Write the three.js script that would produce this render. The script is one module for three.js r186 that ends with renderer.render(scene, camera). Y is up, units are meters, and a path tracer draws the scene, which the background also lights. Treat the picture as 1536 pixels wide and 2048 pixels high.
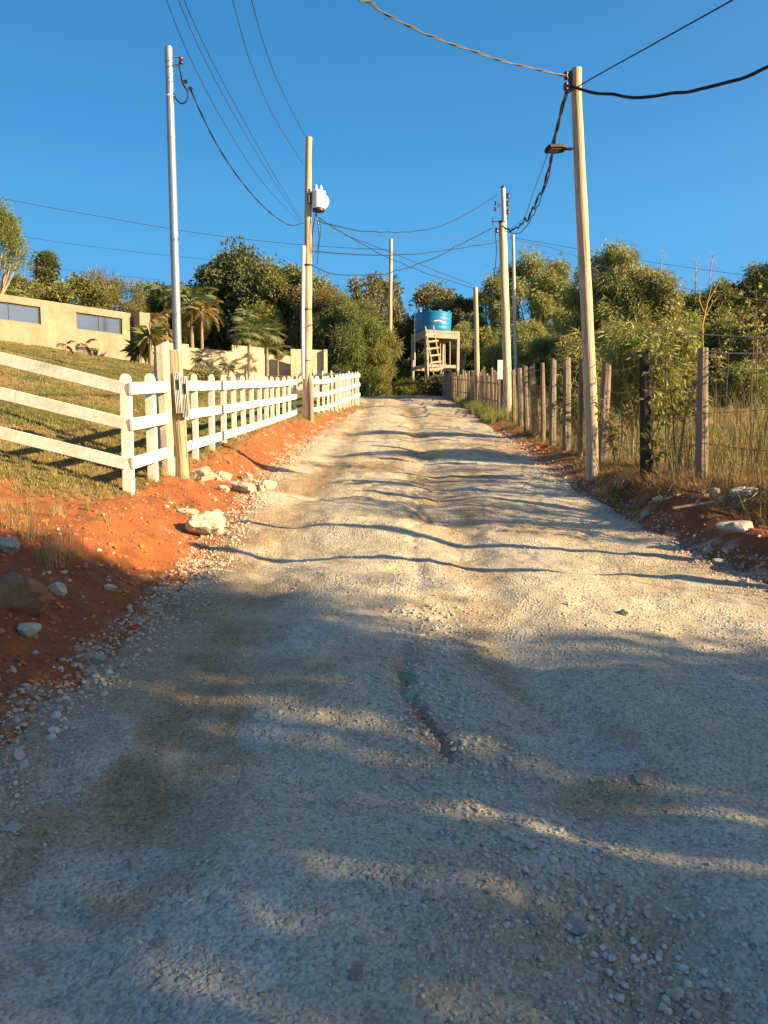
import * as THREE from 'three';
import { mergeGeometries } from 'three/addons/utils/BufferGeometryUtils.js';

// ------------------------------------------------------------------ camera, sky, sun, exposure
const scene = new THREE.Scene();
const EYE = 1.6, PITCH = 5 * Math.PI / 180, FOCAL = 1479;           // focal length in photo pixels (photo 1536 x 2048)
const camera = new THREE.PerspectiveCamera(2 * Math.atan(1024 / FOCAL) * 180 / Math.PI, 768 / 1024, 0.05, 2000);
camera.position.set(0, EYE, 0);
camera.rotation.set(-PITCH, 0, 0);
const EXPOSURE = 3.0;
const SUN_ELEV = 22 * Math.PI / 180, SUN_BACK = 20 * Math.PI / 180; // from the right, a little behind the camera
const sunDir = new THREE.Vector3(Math.cos(SUN_ELEV) * Math.cos(SUN_BACK), Math.sin(SUN_ELEV), Math.cos(SUN_ELEV) * Math.sin(SUN_BACK));
{
  const W = 512, H = 256, data = new Float32Array(W * H * 4);
  const stops = [[-90, 0.10, 0.13, 0.12], [-3, 0.16, 0.22, 0.24], [0, 0.24, 0.58, 0.94], [6, 0.155, 0.505, 0.90], [12, 0.115, 0.450, 0.855], [16.4, 0.094, 0.410, 0.805], [22, 0.069, 0.325, 0.70], [31, 0.046, 0.250, 0.57], [45, 0.032, 0.18, 0.43], [65, 0.022, 0.125, 0.32], [90, 0.018, 0.10, 0.27]];
  for (let j = 0; j < H; j++) {
    const el = ((j + 0.5) / H - 0.5) * 180;
    let k = 0; while (k < stops.length - 2 && el > stops[k + 1][0]) k++;
    const a = stops[k], b = stops[k + 1], t = Math.min(1, Math.max(0, (el - a[0]) / (b[0] - a[0])));
    for (let i = 0; i < W; i++) {
      const az = ((i + 0.5) / W - 0.5) * 2 * Math.PI, c = Math.cos(el * Math.PI / 180);
      const d = new THREE.Vector3(c * Math.cos(az), Math.sin(el * Math.PI / 180), c * Math.sin(az));
      const ang = Math.acos(Math.min(1, Math.max(-1, d.dot(sunDir)))) * 180 / Math.PI;
      const addedGlow = el > -2 ? 1.6 * Math.exp(-ang / 11) + 0.58 * Math.exp(-((ang / 42) ** 2)) : 0;   // glow of the air round the unseen sun, added and widened to brighten the shade
      const q = (j * W + i) * 4;
      data[q] = (a[1] + (b[1] - a[1]) * t + addedGlow * 1.15) / EXPOSURE;
      data[q + 1] = (a[2] + (b[2] - a[2]) * t + addedGlow * 1.0) / EXPOSURE;
      data[q + 2] = (a[3] + (b[3] - a[3]) * t + addedGlow * 0.82) / EXPOSURE;
      data[q + 3] = 1;
    }
  }
  const sky = new THREE.DataTexture(data, W, H, THREE.RGBAFormat, THREE.FloatType);
  sky.mapping = THREE.EquirectangularReflectionMapping; sky.magFilter = THREE.LinearFilter; sky.minFilter = THREE.LinearFilter; sky.needsUpdate = true;
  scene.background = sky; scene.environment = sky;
}
const sun = new THREE.DirectionalLight(new THREE.Color().setRGB(1, 0.74, 0.40), 5);
sun.position.copy(sunDir).multiplyScalar(120).add(new THREE.Vector3(0, 0, -20)); sun.target.position.set(0, 0, -20);
sun.castShadow = true; sun.shadow.mapSize.set(4096, 4096); sun.shadow.radius = 1;
Object.assign(sun.shadow.camera, { left: -60, right: 60, top: 60, bottom: -60, near: 1, far: 300 });
scene.add(sun, sun.target);
const renderer = new THREE.WebGLRenderer({ antialias: true });
renderer.toneMapping = THREE.LinearToneMapping; renderer.toneMappingExposure = EXPOSURE; renderer.shadowMap.enabled = true;

// ------------------------------------------------------------------ numbers and noise
function rngOf(seed) { let s = (seed * 2654435761) >>> 0 || 1; return () => { s = (s + 0x6D2B79F5) >>> 0; let t = s; t = Math.imul(t ^ (t >>> 15), t | 1); t ^= t + Math.imul(t ^ (t >>> 7), t | 61); return ((t ^ (t >>> 14)) >>> 0) / 4294967296; }; }
function hash2(i, j) { let h = (Math.imul(i, 374761393) + Math.imul(j, 668265263)) | 0; h = Math.imul(h ^ (h >>> 13), 1274126177); return ((h ^ (h >>> 16)) >>> 0) / 4294967296; }
function vn(x, y) { const i = Math.floor(x), j = Math.floor(y); let u = x - i, v = y - j; u = u * u * (3 - 2 * u); v = v * v * (3 - 2 * v); const a = hash2(i, j), b = hash2(i + 1, j), c = hash2(i, j + 1), d = hash2(i + 1, j + 1); return (a + (b - a) * u + (c - a) * v + (a - b - c + d) * u * v) * 2 - 1; }
function fbm(x, y, o = 4) { let s = 0, a = 0.5; for (let k = 0; k < o; k++) { s += a * vn(x, y); x = x * 2.03 + 17.3; y = y * 2.03 + 5.7; a *= 0.5; } return s; }
function n3(x, y, z) { return 0.5 * (vn(x + z * 1.7, y - z * 0.9) + vn(y * 1.3 + 31.7, z * 1.3 + x * 0.4 + 9.1)); }
const clamp = (x, a = 0, b = 1) => Math.min(b, Math.max(a, x));
const sst = (a, b, x) => { const t = clamp((x - a) / (b - a)); return t * t * (3 - 2 * t); };
const lerp = (a, b, t) => a + (b - a) * t;
function table(pts) { return (d) => { if (d <= pts[0][0]) return pts[0][1]; for (let k = 1; k < pts.length; k++) if (d <= pts[k][0]) { const t = (d - pts[k - 1][0]) / (pts[k][0] - pts[k - 1][0]); return lerp(pts[k - 1][1], pts[k][1], t); } return pts[pts.length - 1][1]; }; }

// ------------------------------------------------------------------ the lie of the land (d = metres ahead of the camera, z = -d)
function roadBase(d) {                                              // climbs 10 %, crests near 52 m, falls away behind
  if (d < -30) return -3.09 + (d + 30) * 0.02;
  if (d < 44) return 0.103 * d;
  const t = Math.min(d - 44, 16); return 4.532 + 0.103 * t - 0.103 * t * t / 32 + (d > 60 ? Math.min((d - 60) * 0.015, 5) : 0);
}
const edgeL0 = table([[-40, -2], [0, -1.55], [8, -1.55], [11, -1.68], [16, -1.72], [22, -1.5], [28, -1.15], [33, -0.75], [38, -1.3], [44, -3.2], [52, -7], [70, -18]]);
const edgeR0 = table([[-40, 3.4], [4, 3.0], [7, 2.75], [10, 2.55], [15, 2.75], [25, 3.05], [40, 3.6], [50, 4.0], [58, 3.0], [70, -6]]);
const fenceX = table([[-10, -2.95], [8.4, -2.9], [10, -2.86], [11.3, -2.73], [18.5, -2.62], [21, -2.5], [22, -2.2], [24, -1.98], [33, -1.1], [60, 1]]);
const eL = (d) => edgeL0(d) + 0.10 * fbm(d * 0.9, 3.3, 3) + 0.05 * vn(d * 4.1, 8.8);
const eR = (d) => edgeR0(d) + 0.16 * fbm(d * 0.8, 7.9, 3) + 0.06 * vn(d * 3.7, 1.8);
const gully = table([[0.8, 0.75], [1.6, 0.62], [2.1, 0.5], [2.4, 0.31], [2.8, 0.33], [3.2, 0.2], [3.6, 0.08], [4.1, 0.14], [4.8, 0.25], [5.6, 0.28], [6.4, 0.2], [8, 0.45], [12, 0.3]]);
function roadRelief(x, d) {
  const l = edgeL0(d), r = edgeR0(d), c = (x - (l + r) / 2) / ((r - l) / 2);
  let h = 0.05 * (1 - Math.min(1.4, c * c));
  const w = 0.25 * vn(d * 0.22, 4.4);
  h -= 0.055 * Math.exp(-(((x + 0.75 - w) / 0.3) ** 2)) + 0.06 * Math.exp(-(((x - 0.92 - w) / 0.28) ** 2));
  h += 0.075 * fbm(x * 0.55 + 2.2, d * 0.75, 3) + 0.05 * vn(x * 0.35, d * 1.55 + 7.7) + 0.022 * vn(x * 0.6 + 4, d * 3.4) + 0.016 * vn(x * 0.5 + 8, d * 6.3) * sst(6, 10, d);
  h += 0.030 * fbm(x * 2.3, d * 2.6, 3) + 0.016 * fbm(x * 7.1, d * 7.4, 3);
  const deep = sst(2.8, 3.15, d) * (1 - sst(3.85, 4.3, d)), g = gully(d) + 0.05 * vn(d * 2.4, 2.1) + 0.035 * vn(d * 7, 5.1) + 0.012 * vn(d * 19, 4.4), gw = lerp(0.05, 0.034, deep) + 0.016 * vn(d * 3.9, 9.2);
  const on = Math.max(deep, (1 - sst(7, 12, d)) * sst(-0.55, 0.2, vn(d * 0.7, 3.9) + 0.25));
  h -= on * (lerp(0.045, 0.07, deep * sst(-0.6, 0.3, vn(d * 5.1, 7.3))) * Math.exp(-(((x - g) / gw) ** 2)) + 0.03 * Math.exp(-(((x - g - 0.05) / 0.22) ** 2)));
  return h;
}
function roadY(x, d) {
  const l = eL(d), r = eR(d), out = Math.max(0, l - x, x - r);
  return roadBase(d) + roadRelief(x, d) - 0.35 * out - 0.9 * out * out;
}
function groundY(x, d) {
  const l = eL(d), r = eR(d), b = roadBase(d);
  if (x > l && x < r) { const i = Math.min(x - l, r - x); return b + roadRelief(x, d) - 0.16 * sst(0, 0.35, i) - 0.01; }
  if (x <= l) {
    const t = l - x, edge = roadRelief(l, d) * (1 - sst(0, 0.8, t)) - 0.01;
    const lump = 0.09 * fbm(x * 1.1, d * 1.1, 4) + 0.035 * fbm(x * 4.3, d * 4.3, 3) + 0.022 * fbm(x * 12, d * 12, 3) * (1 - lawnAt(x, d));
    let h = lerp(0.26 * sst(0.1, 1.35, t), 0.37 * sst(0.02, 1.0, t), sst(9.5, 12, d));
    const s = t - 1.15;
    if (s > 0) { const gr = lerp(0.235, 0.175, sst(10, 34, d)); h += gr * Math.min(s, 16) + (s > 16 ? 0.03 * Math.min(s - 16, 60) : 0) - gr * 0.35 * (1 - Math.exp(-s / 0.35)); }
    const near = (1 - sst(5.5, 8.0, d)) * sst(0.2, 1.2, t) * 0.12;    // the bank stands a little higher before the fence corner
    const mow = lerp(1, 0.5, sst(8, 9, d) * sst(1.4, 2, t));
    return b + edge + h + near + lump * sst(0, 0.5, t) * mow;
  }
  const t = x - r, edge = roadRelief(r, d) * (1 - sst(0, 0.6, t)) - 0.01;
  const cut = lerp(0.34, 0.10, sst(8.5, 13, d));
  const lump = 0.10 * fbm(x * 0.9, d * 0.9, 4) + 0.05 * fbm(x * 3.9, d * 3.9, 3);
  return b + edge + cut * sst(0.02, 0.55, t) * (0.85 + 0.3 * vn(d * 1.6, 6.6)) + 0.015 * Math.min(t, 40) + lump * sst(0.1, 0.7, t);
}
const surfY = (x, d) => Math.max(groundY(x, d), roadY(x, d));

// ------------------------------------------------------------------ surveying: photo pixel + distance ahead -> point in the place
const cosP = Math.cos(PITCH), sinP = Math.sin(PITCH);
function at(px, py, d) { const u = (px - 768) / FOCAL, v = (1024 - py) / FOCAL, s = d / (cosP + v * sinP); return new THREE.Vector3(u * s, EYE + s * (v * cosP - sinP), -d); }
function onGround(px, d) { const u = (px - 768) / FOCAL; let x = u * d, y = 0; for (let k = 0; k < 6; k++) { y = surfY(x, d); x = u * (d * cosP + (EYE - y) * sinP); } return new THREE.Vector3(x, y, -d); }
function groundAt(px, py) { let best = null; for (let d = 1.2; d < 60; d += 0.02) { const p = at(px, py, d); if (surfY(p.x, d) >= p.y) { best = d; break; } } const p = at(px, py, best ?? 50); p.y = surfY(p.x, -p.z); return p; }

// ------------------------------------------------------------------ naming
const taken = new Map();
function numbered(name) { const n = taken.get(name) ?? 0; taken.set(name, n + 1); return n ? `${name}_${String(n).padStart(3, '0')}` : name; }
function tag(o, label, category, group, kind) { if (label) o.userData.label = label; if (category) o.userData.category = category; if (group) o.userData.group = group; if (kind) o.userData.kind = kind; return o; }
function thing(name, label, category, pos = [0, 0, 0], turn = 0, group) { const o = new THREE.Group(); o.name = numbered(name); o.position.set(...(pos.isVector3 ? pos.toArray() : pos)); o.rotation.y = turn; tag(o, label, category, group); scene.add(o); return o; }
function part(name, geo, mat, parent) { const m = new THREE.Mesh(geo, mat); m.name = parent === scene ? numbered(name) : name; m.castShadow = m.receiveShadow = true; parent.add(m); return m; }
function struct(name, geo, mat) { const m = part(name, geo, mat, scene); m.userData.kind = 'structure'; return m; }

// ------------------------------------------------------------------ textures
function dataTex(w, h, fn, srgb = false) {
  const a = new Uint8Array(w * h * 4);
  for (let j = 0; j < h; j++) for (let i = 0; i < w; i++) { const c = fn(i, j), q = (j * w + i) * 4; if (typeof c === 'number') { a[q] = a[q + 1] = a[q + 2] = clamp(c) * 255; } else { a[q] = clamp(c[0]) * 255; a[q + 1] = clamp(c[1]) * 255; a[q + 2] = clamp(c[2]) * 255; } a[q + 3] = 255; }
  const t = new THREE.DataTexture(a, w, h); t.wrapS = t.wrapT = THREE.RepeatWrapping; t.magFilter = THREE.LinearFilter; t.minFilter = THREE.LinearMipmapLinearFilter; t.generateMipmaps = true; if (srgb) t.colorSpace = THREE.SRGBColorSpace; t.needsUpdate = true; return t;
}
function wrapNoise(n, cells, seed) { const r = rngOf(seed), g = new Float32Array(cells * cells); for (let k = 0; k < g.length; k++) g[k] = r(); return (i, j) => { const x = i / n * cells, y = j / n * cells, a = Math.floor(x), b = Math.floor(y); let u = x - a, v = y - b; u = u * u * (3 - 2 * u); v = v * v * (3 - 2 * v); const A = a % cells, B = b % cells, A1 = (A + 1) % cells, B1 = (B + 1) % cells; return lerp(lerp(g[B * cells + A], g[B * cells + A1], u), lerp(g[B1 * cells + A], g[B1 * cells + A1], u), v); }; }
// crushed stone and dust: colour and relief from thousands of small chips laid one over another
function gravelTextures(n, chips, seed, rmin, rmax, dust) {
  const r = rngOf(seed), col = new Float32Array(n * n * 3), hgt = new Float32Array(n * n);
  const a = wrapNoise(n, 24, seed + 1), b = wrapNoise(n, 96, seed + 2), c = wrapNoise(n, 512, seed + 3), e = wrapNoise(n, 9, seed + 4);
  for (let j = 0; j < n; j++) for (let i = 0; i < n; i++) { const q = j * n + i, t = 0.5 * a(i, j) + 0.3 * b(i, j) + 0.2 * e(i, j), f = c(i, j), s = 0.68 + 0.34 * (t - 0.5) + 0.36 * (f - 0.5) * dust; col[q * 3] = s; col[q * 3 + 1] = s * (0.985 + 0.03 * (t - 0.5)); col[q * 3 + 2] = s * (0.97 + 0.06 * (t - 0.5)); hgt[q] = 0.30 + 0.16 * f + 0.12 * b(i, j); }
  for (let k = 0; k < chips; k++) {
    const cx = r() * n, cy = r() * n; if (e(cx, cy) * 0.6 + a(cx, cy) * 0.4 < 0.28 + 0.4 * r()) continue;
    const R = rmin + (rmax - rmin) * Math.pow(r(), 4), ex = 0.65 + 0.35 * r(), th = r() * 6.283, ct = Math.cos(th), st = Math.sin(th), tone = 0.46 + 0.52 * Math.pow(r(), 1.2), warm = r() - 0.5, tilt = (r() - 0.5) * 0.5, tilt2 = (r() - 0.5) * 0.5, top = 0.25 + 0.5 * R / rmax;
    const m = Math.ceil(R) + 1;
    for (let y = -m; y <= m; y++) for (let x = -m; x <= m; x++) {
      const u = (x * ct + y * st) / R, v = (-x * st + y * ct) / (R * ex), wob = 1 + 0.10 * Math.sin(3 * Math.atan2(v, u) + th * 7) + 0.06 * Math.sin(5 * Math.atan2(v, u) + th * 3), d2 = (u * u + v * v) / (wob * wob);
      if (d2 > 1) continue;
      const i = ((Math.floor(cx) + x) % n + n) % n, j = ((Math.floor(cy) + y) % n + n) % n, q = j * n + i;
      hgt[q] = Math.max(hgt[q], 0.3 + top * (Math.pow(1 - d2, 0.55) * (0.9 + tilt * u + tilt2 * v)));
      const mix = R > rmin * 1.4 ? 0.85 : 0.6;
      col[q * 3] = lerp(col[q * 3], tone * (1 + 0.05 * warm), mix); col[q * 3 + 1] = lerp(col[q * 3 + 1], tone * 0.985, mix); col[q * 3 + 2] = lerp(col[q * 3 + 2], tone * (0.97 - 0.07 * warm), mix);
    }
  }
  return { map: dataTex(n, n, (i, j) => { const q = (j * n + i) * 3; return [col[q], col[q + 1], col[q + 2]]; }), bump: dataTex(n, n, (i, j) => hgt[j * n + i]) };
}
const roadTex = gravelTextures(2048, 120000, 11, 1.3, 6.5, 1.25);         // 4 m a side
const soilTex = gravelTextures(1024, 9000, 23, 1.2, 6, 0.8);         // 2 m a side
function grainTexture(w, h, seed, cracks, knots) {                   // wood: v runs along the grain
  const r = rngOf(seed), a = wrapNoise(w, 48, seed), b = wrapNoise(w, 12, seed + 1), fine = wrapNoise(w, 128, seed + 2), arr = new Float32Array(w * h), hh = new Float32Array(w * h);
  for (let j = 0; j < h; j++) for (let i = 0; i < w; i++) { const s = a(i, (j * 0.055) % w) * 0.5 + fine(i, (j * 0.03) % w) * 0.3 + b(i, (j * 0.12) % w) * 0.35; arr[j * w + i] = 0.52 + 0.5 * s; hh[j * w + i] = s; }
  for (let k = 0; k < cracks; k++) { let x = r() * w; const y0 = r() * h, L = h * (0.1 + 0.3 * r()), wd = 0.6 + 1.6 * r(); for (let y = 0; y < L; y++) { x += (r() - 0.5) * 0.5; for (let q = -2; q <= 2; q++) if (Math.abs(q) <= wd * Math.sin(Math.PI * y / L)) { const at_ = (Math.floor(y0 + y) % h) * w + ((Math.floor(x) + q) % w + w) % w; arr[at_] *= 0.5; hh[at_] -= 0.8; } } }
  for (let k = 0; k < knots; k++) { const cx = r() * w, cy = r() * h, R = 3 + 5 * r(); for (let y = -16; y <= 16; y++) for (let x = -8; x <= 8; x++) { const d2 = (x / R) ** 2 + (y / (R * 2)) ** 2; if (d2 < 1) { const at_ = ((Math.floor(cy) + y + h) % h) * w + (Math.floor(cx) + x + w) % w; arr[at_] *= 0.45 + 0.5 * d2; hh[at_] -= 0.3 * (1 - d2); } } }
  return { map: dataTex(w, h, (i, j) => { const s = arr[j * w + i]; return [s, s * 0.985, s * 0.96]; }), bump: dataTex(w, h, (i, j) => clamp(0.5 + hh[j * w + i] * 0.5)) };
}
const grain = grainTexture(256, 512, 5, 46, 6), roughGrain = grainTexture(256, 512, 8, 70, 5);
const stainTex = (() => { const n = 512, a = wrapNoise(n, 6, 3), b = wrapNoise(n, 24, 4), c = wrapNoise(n, 200, 5), s = wrapNoise(n, 40, 6); return dataTex(n, n, (i, j) => { const t = 0.45 * a(i, j) + 0.3 * b(i, j) + 0.25 * s(i, (j * 0.08) % n); const v = 0.80 + 0.46 * (t - 0.5) + 0.10 * (c(i, j) - 0.5); return [v, v * (0.98 + 0.03 * t), v * (0.94 + 0.06 * t)]; }); })();
const speck = (() => { const n = 512, a = wrapNoise(n, 10, 13), b = wrapNoise(n, 60, 14), c = wrapNoise(n, 256, 15); return dataTex(n, n, (i, j) => 0.4 * a(i, j) + 0.35 * b(i, j) + 0.25 * c(i, j)); })();

// ------------------------------------------------------------------ materials (linear base colours)
const rgb = (r, g, b) => new THREE.Color().setRGB(r, g, b);
const std = (name, c, rough, extra = {}) => { const m = new THREE.MeshStandardMaterial({ color: rgb(...c), roughness: rough, side: THREE.DoubleSide, ...extra }); m.name = name; return m; };
const M = {
  road: std('crushed_limestone', [1, 1, 1], 0.95, { vertexColors: true, map: roadTex.map, bumpMap: roadTex.bump, bumpScale: 0.015 }),
  ground: std('soil_and_turf', [1, 1, 1], 0.97, { vertexColors: true, map: soilTex.map, bumpMap: soilTex.bump, bumpScale: 0.02 }),
  paint: std('white_painted_wood', [0.82, 0.795, 0.70], 0.66, { map: (() => { const t = stainTex.clone(); t.repeat.set(1.3, 1.3); return t; })(), bumpMap: grain.bump, bumpScale: 0.002 }),
  pole: std('pale_debarked_pole', [0.56, 0.455, 0.31], 0.85, { map: grain.map, bumpMap: grain.bump, bumpScale: 0.010 }),
  grey: std('weathered_grey_wood', [0.285, 0.235, 0.18], 0.92, { map: roughGrain.map, bumpMap: roughGrain.bump, bumpScale: 0.012 }),
  brownPost: std('brown_weathered_wood', [0.30, 0.225, 0.15], 0.92, { map: roughGrain.map, bumpMap: roughGrain.bump, bumpScale: 0.012 }),
  charred: std('dark_tarred_wood', [0.045, 0.036, 0.03], 0.9, { map: roughGrain.map, bumpMap: roughGrain.bump, bumpScale: 0.014 }),
  log: std('bare_split_log', [0.45, 0.355, 0.235], 0.9, { map: roughGrain.map, bumpMap: roughGrain.bump, bumpScale: 0.014 }),
  concrete: std('rough_concrete', [0.46, 0.41, 0.33], 0.92, { map: stainTex, bumpMap: speck, bumpScale: 0.008 }),
  paleConcrete: std('pale_concrete_pole', [0.62, 0.60, 0.55], 0.85, { map: stainTex, bumpMap: speck, bumpScale: 0.004 }),
  plaster: std('cream_plaster', [0.36, 0.275, 0.195], 0.9, { map: stainTex, bumpMap: speck, bumpScale: 0.004 }),
  wallPaint: std('pale_wall_render', [0.62, 0.50, 0.35], 0.9, { map: stainTex, bumpMap: speck, bumpScale: 0.004 }),
  steel: std('galvanised_steel', [0.34, 0.345, 0.35], 0.42, { metalness: 0.6 }),
  sheet: std('grey_metal_sheet', [0.40, 0.40, 0.41], 0.55, { metalness: 0.3, map: stainTex }),
  black: std('black_cable', [0.007, 0.0075, 0.009], 0.7),
  aluminium: std('bare_conductor', [0.10, 0.105, 0.11], 0.5, { metalness: 0.4 }),
  rust: std('rusty_fence_wire', [0.13, 0.085, 0.06], 0.8),
  paleWire: std('pale_fence_wire', [0.45, 0.40, 0.30], 0.7),
  porcelain: std('brown_insulator', [0.06, 0.03, 0.025], 0.25),
  whiteMetal: std('white_enamel', [0.78, 0.77, 0.74], 0.4),
  darkMetal: std('dark_metal', [0.03, 0.03, 0.032], 0.5, { metalness: 0.3 }),
  lampHousing: std('lamp_housing', [0.016, 0.016, 0.018], 0.7),
  lampGlass: std('lamp_lens', [0.16, 0.14, 0.10], 0.3),
  tank: std('blue_tank_plastic', [0.010, 0.19, 0.40], 0.38),
  pipe: std('white_pipe', [0.75, 0.73, 0.68], 0.5),
  pane: std('mirrored_window', [0.22, 0.24, 0.26], 0.06, { metalness: 0.85 }),
  frame: std('dark_window_frame', [0.05, 0.045, 0.04], 0.5),
  roof: std('grey_roof_slab', [0.34, 0.31, 0.27], 0.9, { map: stainTex }),
  bark: std('tree_bark', [0.20, 0.155, 0.105], 0.95, { map: roughGrain.map, bumpMap: roughGrain.bump, bumpScale: 0.015 }),
  paleBark: std('pale_bark', [0.42, 0.36, 0.27], 0.9, { map: grain.map, bumpMap: grain.bump, bumpScale: 0.008 }),
  palmBark: std('palm_trunk', [0.30, 0.24, 0.15], 0.9, { map: roughGrain.map, bumpMap: speck, bumpScale: 0.01 }),
  rockPale: std('pale_limestone', [0.62, 0.56, 0.43], 0.93, { map: stainTex, bumpMap: speck, bumpScale: 0.004 }),
  rockGrey: std('grey_limestone', [0.46, 0.42, 0.36], 0.93, { map: stainTex, bumpMap: speck, bumpScale: 0.004 }),
  rockBrown: std('iron_stained_rock', [0.36, 0.185, 0.085], 0.9, { map: stainTex, bumpMap: speck, bumpScale: 0.008 }),
  plank: std('raw_plank', [0.42, 0.27, 0.17], 0.85, { map: grain.map }),
  rubber: std('red_plastic_scrap', [0.45, 0.06, 0.03], 0.6),
};
const leafMat = (name, c, t = 0.48) => { const m = new THREE.MeshPhysicalMaterial({ color: rgb(...c), roughness: 0.75, transmission: t, thickness: 0, side: THREE.DoubleSide }); m.name = name; return m; };
const F = {
  broad: leafMat('broad_leaf', [0.185, 0.225, 0.036]), euc: leafMat('narrow_leaf', [0.31, 0.325, 0.075]), olive: leafMat('olive_leaf', [0.20, 0.185, 0.052]), dark: leafMat('dark_leaf', [0.105, 0.125, 0.026]),
  dry: leafMat('dry_leaf', [0.26, 0.16, 0.065]), palm: leafMat('palm_leaf', [0.155, 0.195, 0.035]), goldPalm: leafMat('golden_palm_leaf', [0.30, 0.20, 0.045]), bamboo: leafMat('bamboo_leaf', [0.235, 0.255, 0.038]),
  grass: leafMat('green_grass', [0.29, 0.275, 0.06]), straw: leafMat('dry_grass', [0.42, 0.33, 0.12]), turf: leafMat('mown_turf', [0.21, 0.205, 0.04]), thatch: leafMat('lawn_thatch', [0.38, 0.28, 0.095]), bloom: leafMat('yellow_bloom', [0.7, 0.5, 0.03]),
};

// ------------------------------------------------------------------ geometry helpers
const V = (x, y, z) => new THREE.Vector3(x, y, z);
function box(w, h, d, x = 0, y = 0, z = 0) { const g = new THREE.BoxGeometry(w, h, d); const p = g.attributes.position, n = g.attributes.normal, uv = g.attributes.uv; for (let i = 0; i < p.count; i++) { const nx = Math.abs(n.getX(i)), ny = Math.abs(n.getY(i)); uv.setXY(i, nx > 0.5 ? p.getZ(i) : p.getX(i), ny > 0.5 ? p.getZ(i) : p.getY(i)); } g.translate(x, y, z); return g; }
function cbox(w, h, d, c) {                                          // box with chamfered long edges and ends
  const s = new THREE.Shape(), a = w / 2 - c, b = d / 2 - c; s.moveTo(-a, -b); s.lineTo(a, -b); s.lineTo(a, b); s.lineTo(-a, b); s.closePath();
  const g = new THREE.ExtrudeGeometry(s, { depth: h - 2 * c, bevelEnabled: true, bevelSize: c, bevelThickness: c, bevelSegments: 1 }); g.translate(0, 0, c); g.rotateX(-Math.PI / 2); return g;
}
function tube(pts, radii, seg = 8, cap = true, rough = 0, seed = 1) {  // tapered tube along a path; uv in metres
  const P = pts.map((p) => p.isVector3 ? p : V(...p)), pos = [], uv = [], idx = []; let run = 0; const up = V(0, 0, 0), N = V(0, 0, 0), B = V(0, 0, 0), prev = V(0, 0, 0);
  for (let k = 0; k < P.length; k++) {
    const T = P[Math.min(k + 1, P.length - 1)].clone().sub(P[Math.max(k - 1, 0)]).normalize();
    if (k === 0) { up.set(0, 0, 1); if (Math.abs(T.z) > 0.9) up.set(1, 0, 0); N.crossVectors(T, up).normalize(); } else { N.addScaledVector(T, -N.dot(T)).normalize(); run += P[k].distanceTo(prev); }
    B.crossVectors(T, N); prev.copy(P[k]); const R = Array.isArray(radii) ? radii[Math.min(k, radii.length - 1)] : radii;
    for (let i = 0; i <= seg; i++) { const a = i / seg * Math.PI * 2, rr = R * (1 + (rough ? rough * vn(Math.cos(a) * 1.6 + seed * 3.1, Math.sin(a) * 1.6 + run * 2.3) : 0)); pos.push(P[k].x + (N.x * Math.cos(a) + B.x * Math.sin(a)) * rr, P[k].y + (N.y * Math.cos(a) + B.y * Math.sin(a)) * rr, P[k].z + (N.z * Math.cos(a) + B.z * Math.sin(a)) * rr); uv.push(i / seg, run * 0.5); }
  }
  for (let k = 0; k < P.length - 1; k++) for (let i = 0; i < seg; i++) { const a = k * (seg + 1) + i, b = a + seg + 1; idx.push(a, a + 1, b, a + 1, b + 1, b); }
  if (cap) for (const k of [0, P.length - 1]) { const c = pos.length / 3; pos.push(P[k].x, P[k].y, P[k].z); uv.push(0.5, 0.5); const o = k * (seg + 1); const ring = []; for (let i = 0; i < seg; i++) { ring.push(pos.length / 3); pos.push(pos[(o + i) * 3], pos[(o + i) * 3 + 1], pos[(o + i) * 3 + 2]); uv.push(0.3, 0.3); } for (let i = 0; i < seg; i++) k ? idx.push(c, ring[i], ring[(i + 1) % seg]) : idx.push(c, ring[(i + 1) % seg], ring[i]); }
  const g = new THREE.BufferGeometry(); g.setAttribute('position', new THREE.Float32BufferAttribute(pos, 3)); g.setAttribute('uv', new THREE.Float32BufferAttribute(uv, 2)); g.setIndex(idx); g.computeVertexNormals(); return g;
}
const join = (list) => mergeGeometries(list.map((g) => { const q = g.index ? g.toNonIndexed() : g; for (const k of Object.keys(q.attributes)) if (!['position', 'normal', 'uv'].includes(k)) q.deleteAttribute(k); return q; }));
function rockGeo(seed, detail = 3, squash = 0.7) {
  const g0 = new THREE.IcosahedronGeometry(1, detail), r = rngOf(seed), p = g0.attributes.position, cuts = []; for (let k = 0; k < 13; k++) cuts.push([V(r() - 0.5, r() - 0.4, r() - 0.5).normalize(), 0.5 + 0.36 * r()]);
  for (let i = 0; i < p.count; i++) { const v = V(p.getX(i), p.getY(i), p.getZ(i)); let s = 1; for (const [n, h] of cuts) { const d = v.dot(n); if (d > 1e-3) s = Math.min(s, h / d); } s *= 1 + 0.12 * n3(v.x * 2.1 + seed, v.y * 2.1, v.z * 2.1) + (detail > 2 ? 0.07 * n3(v.x * 5 + seed, v.y * 5, v.z * 5) + 0.05 * n3(v.x * 13 + seed, v.y * 13, v.z * 13) : 0); p.setXYZ(i, v.x * s, v.y * s * squash, v.z * s); }
  g0.computeVertexNormals(); const uv = g0.attributes.uv; for (let i = 0; i < p.count; i++) uv.setXY(i, p.getX(i) * 0.6 + p.getY(i) * 0.3, p.getZ(i) * 0.6 - p.getY(i) * 0.4); return g0;
}

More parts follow.
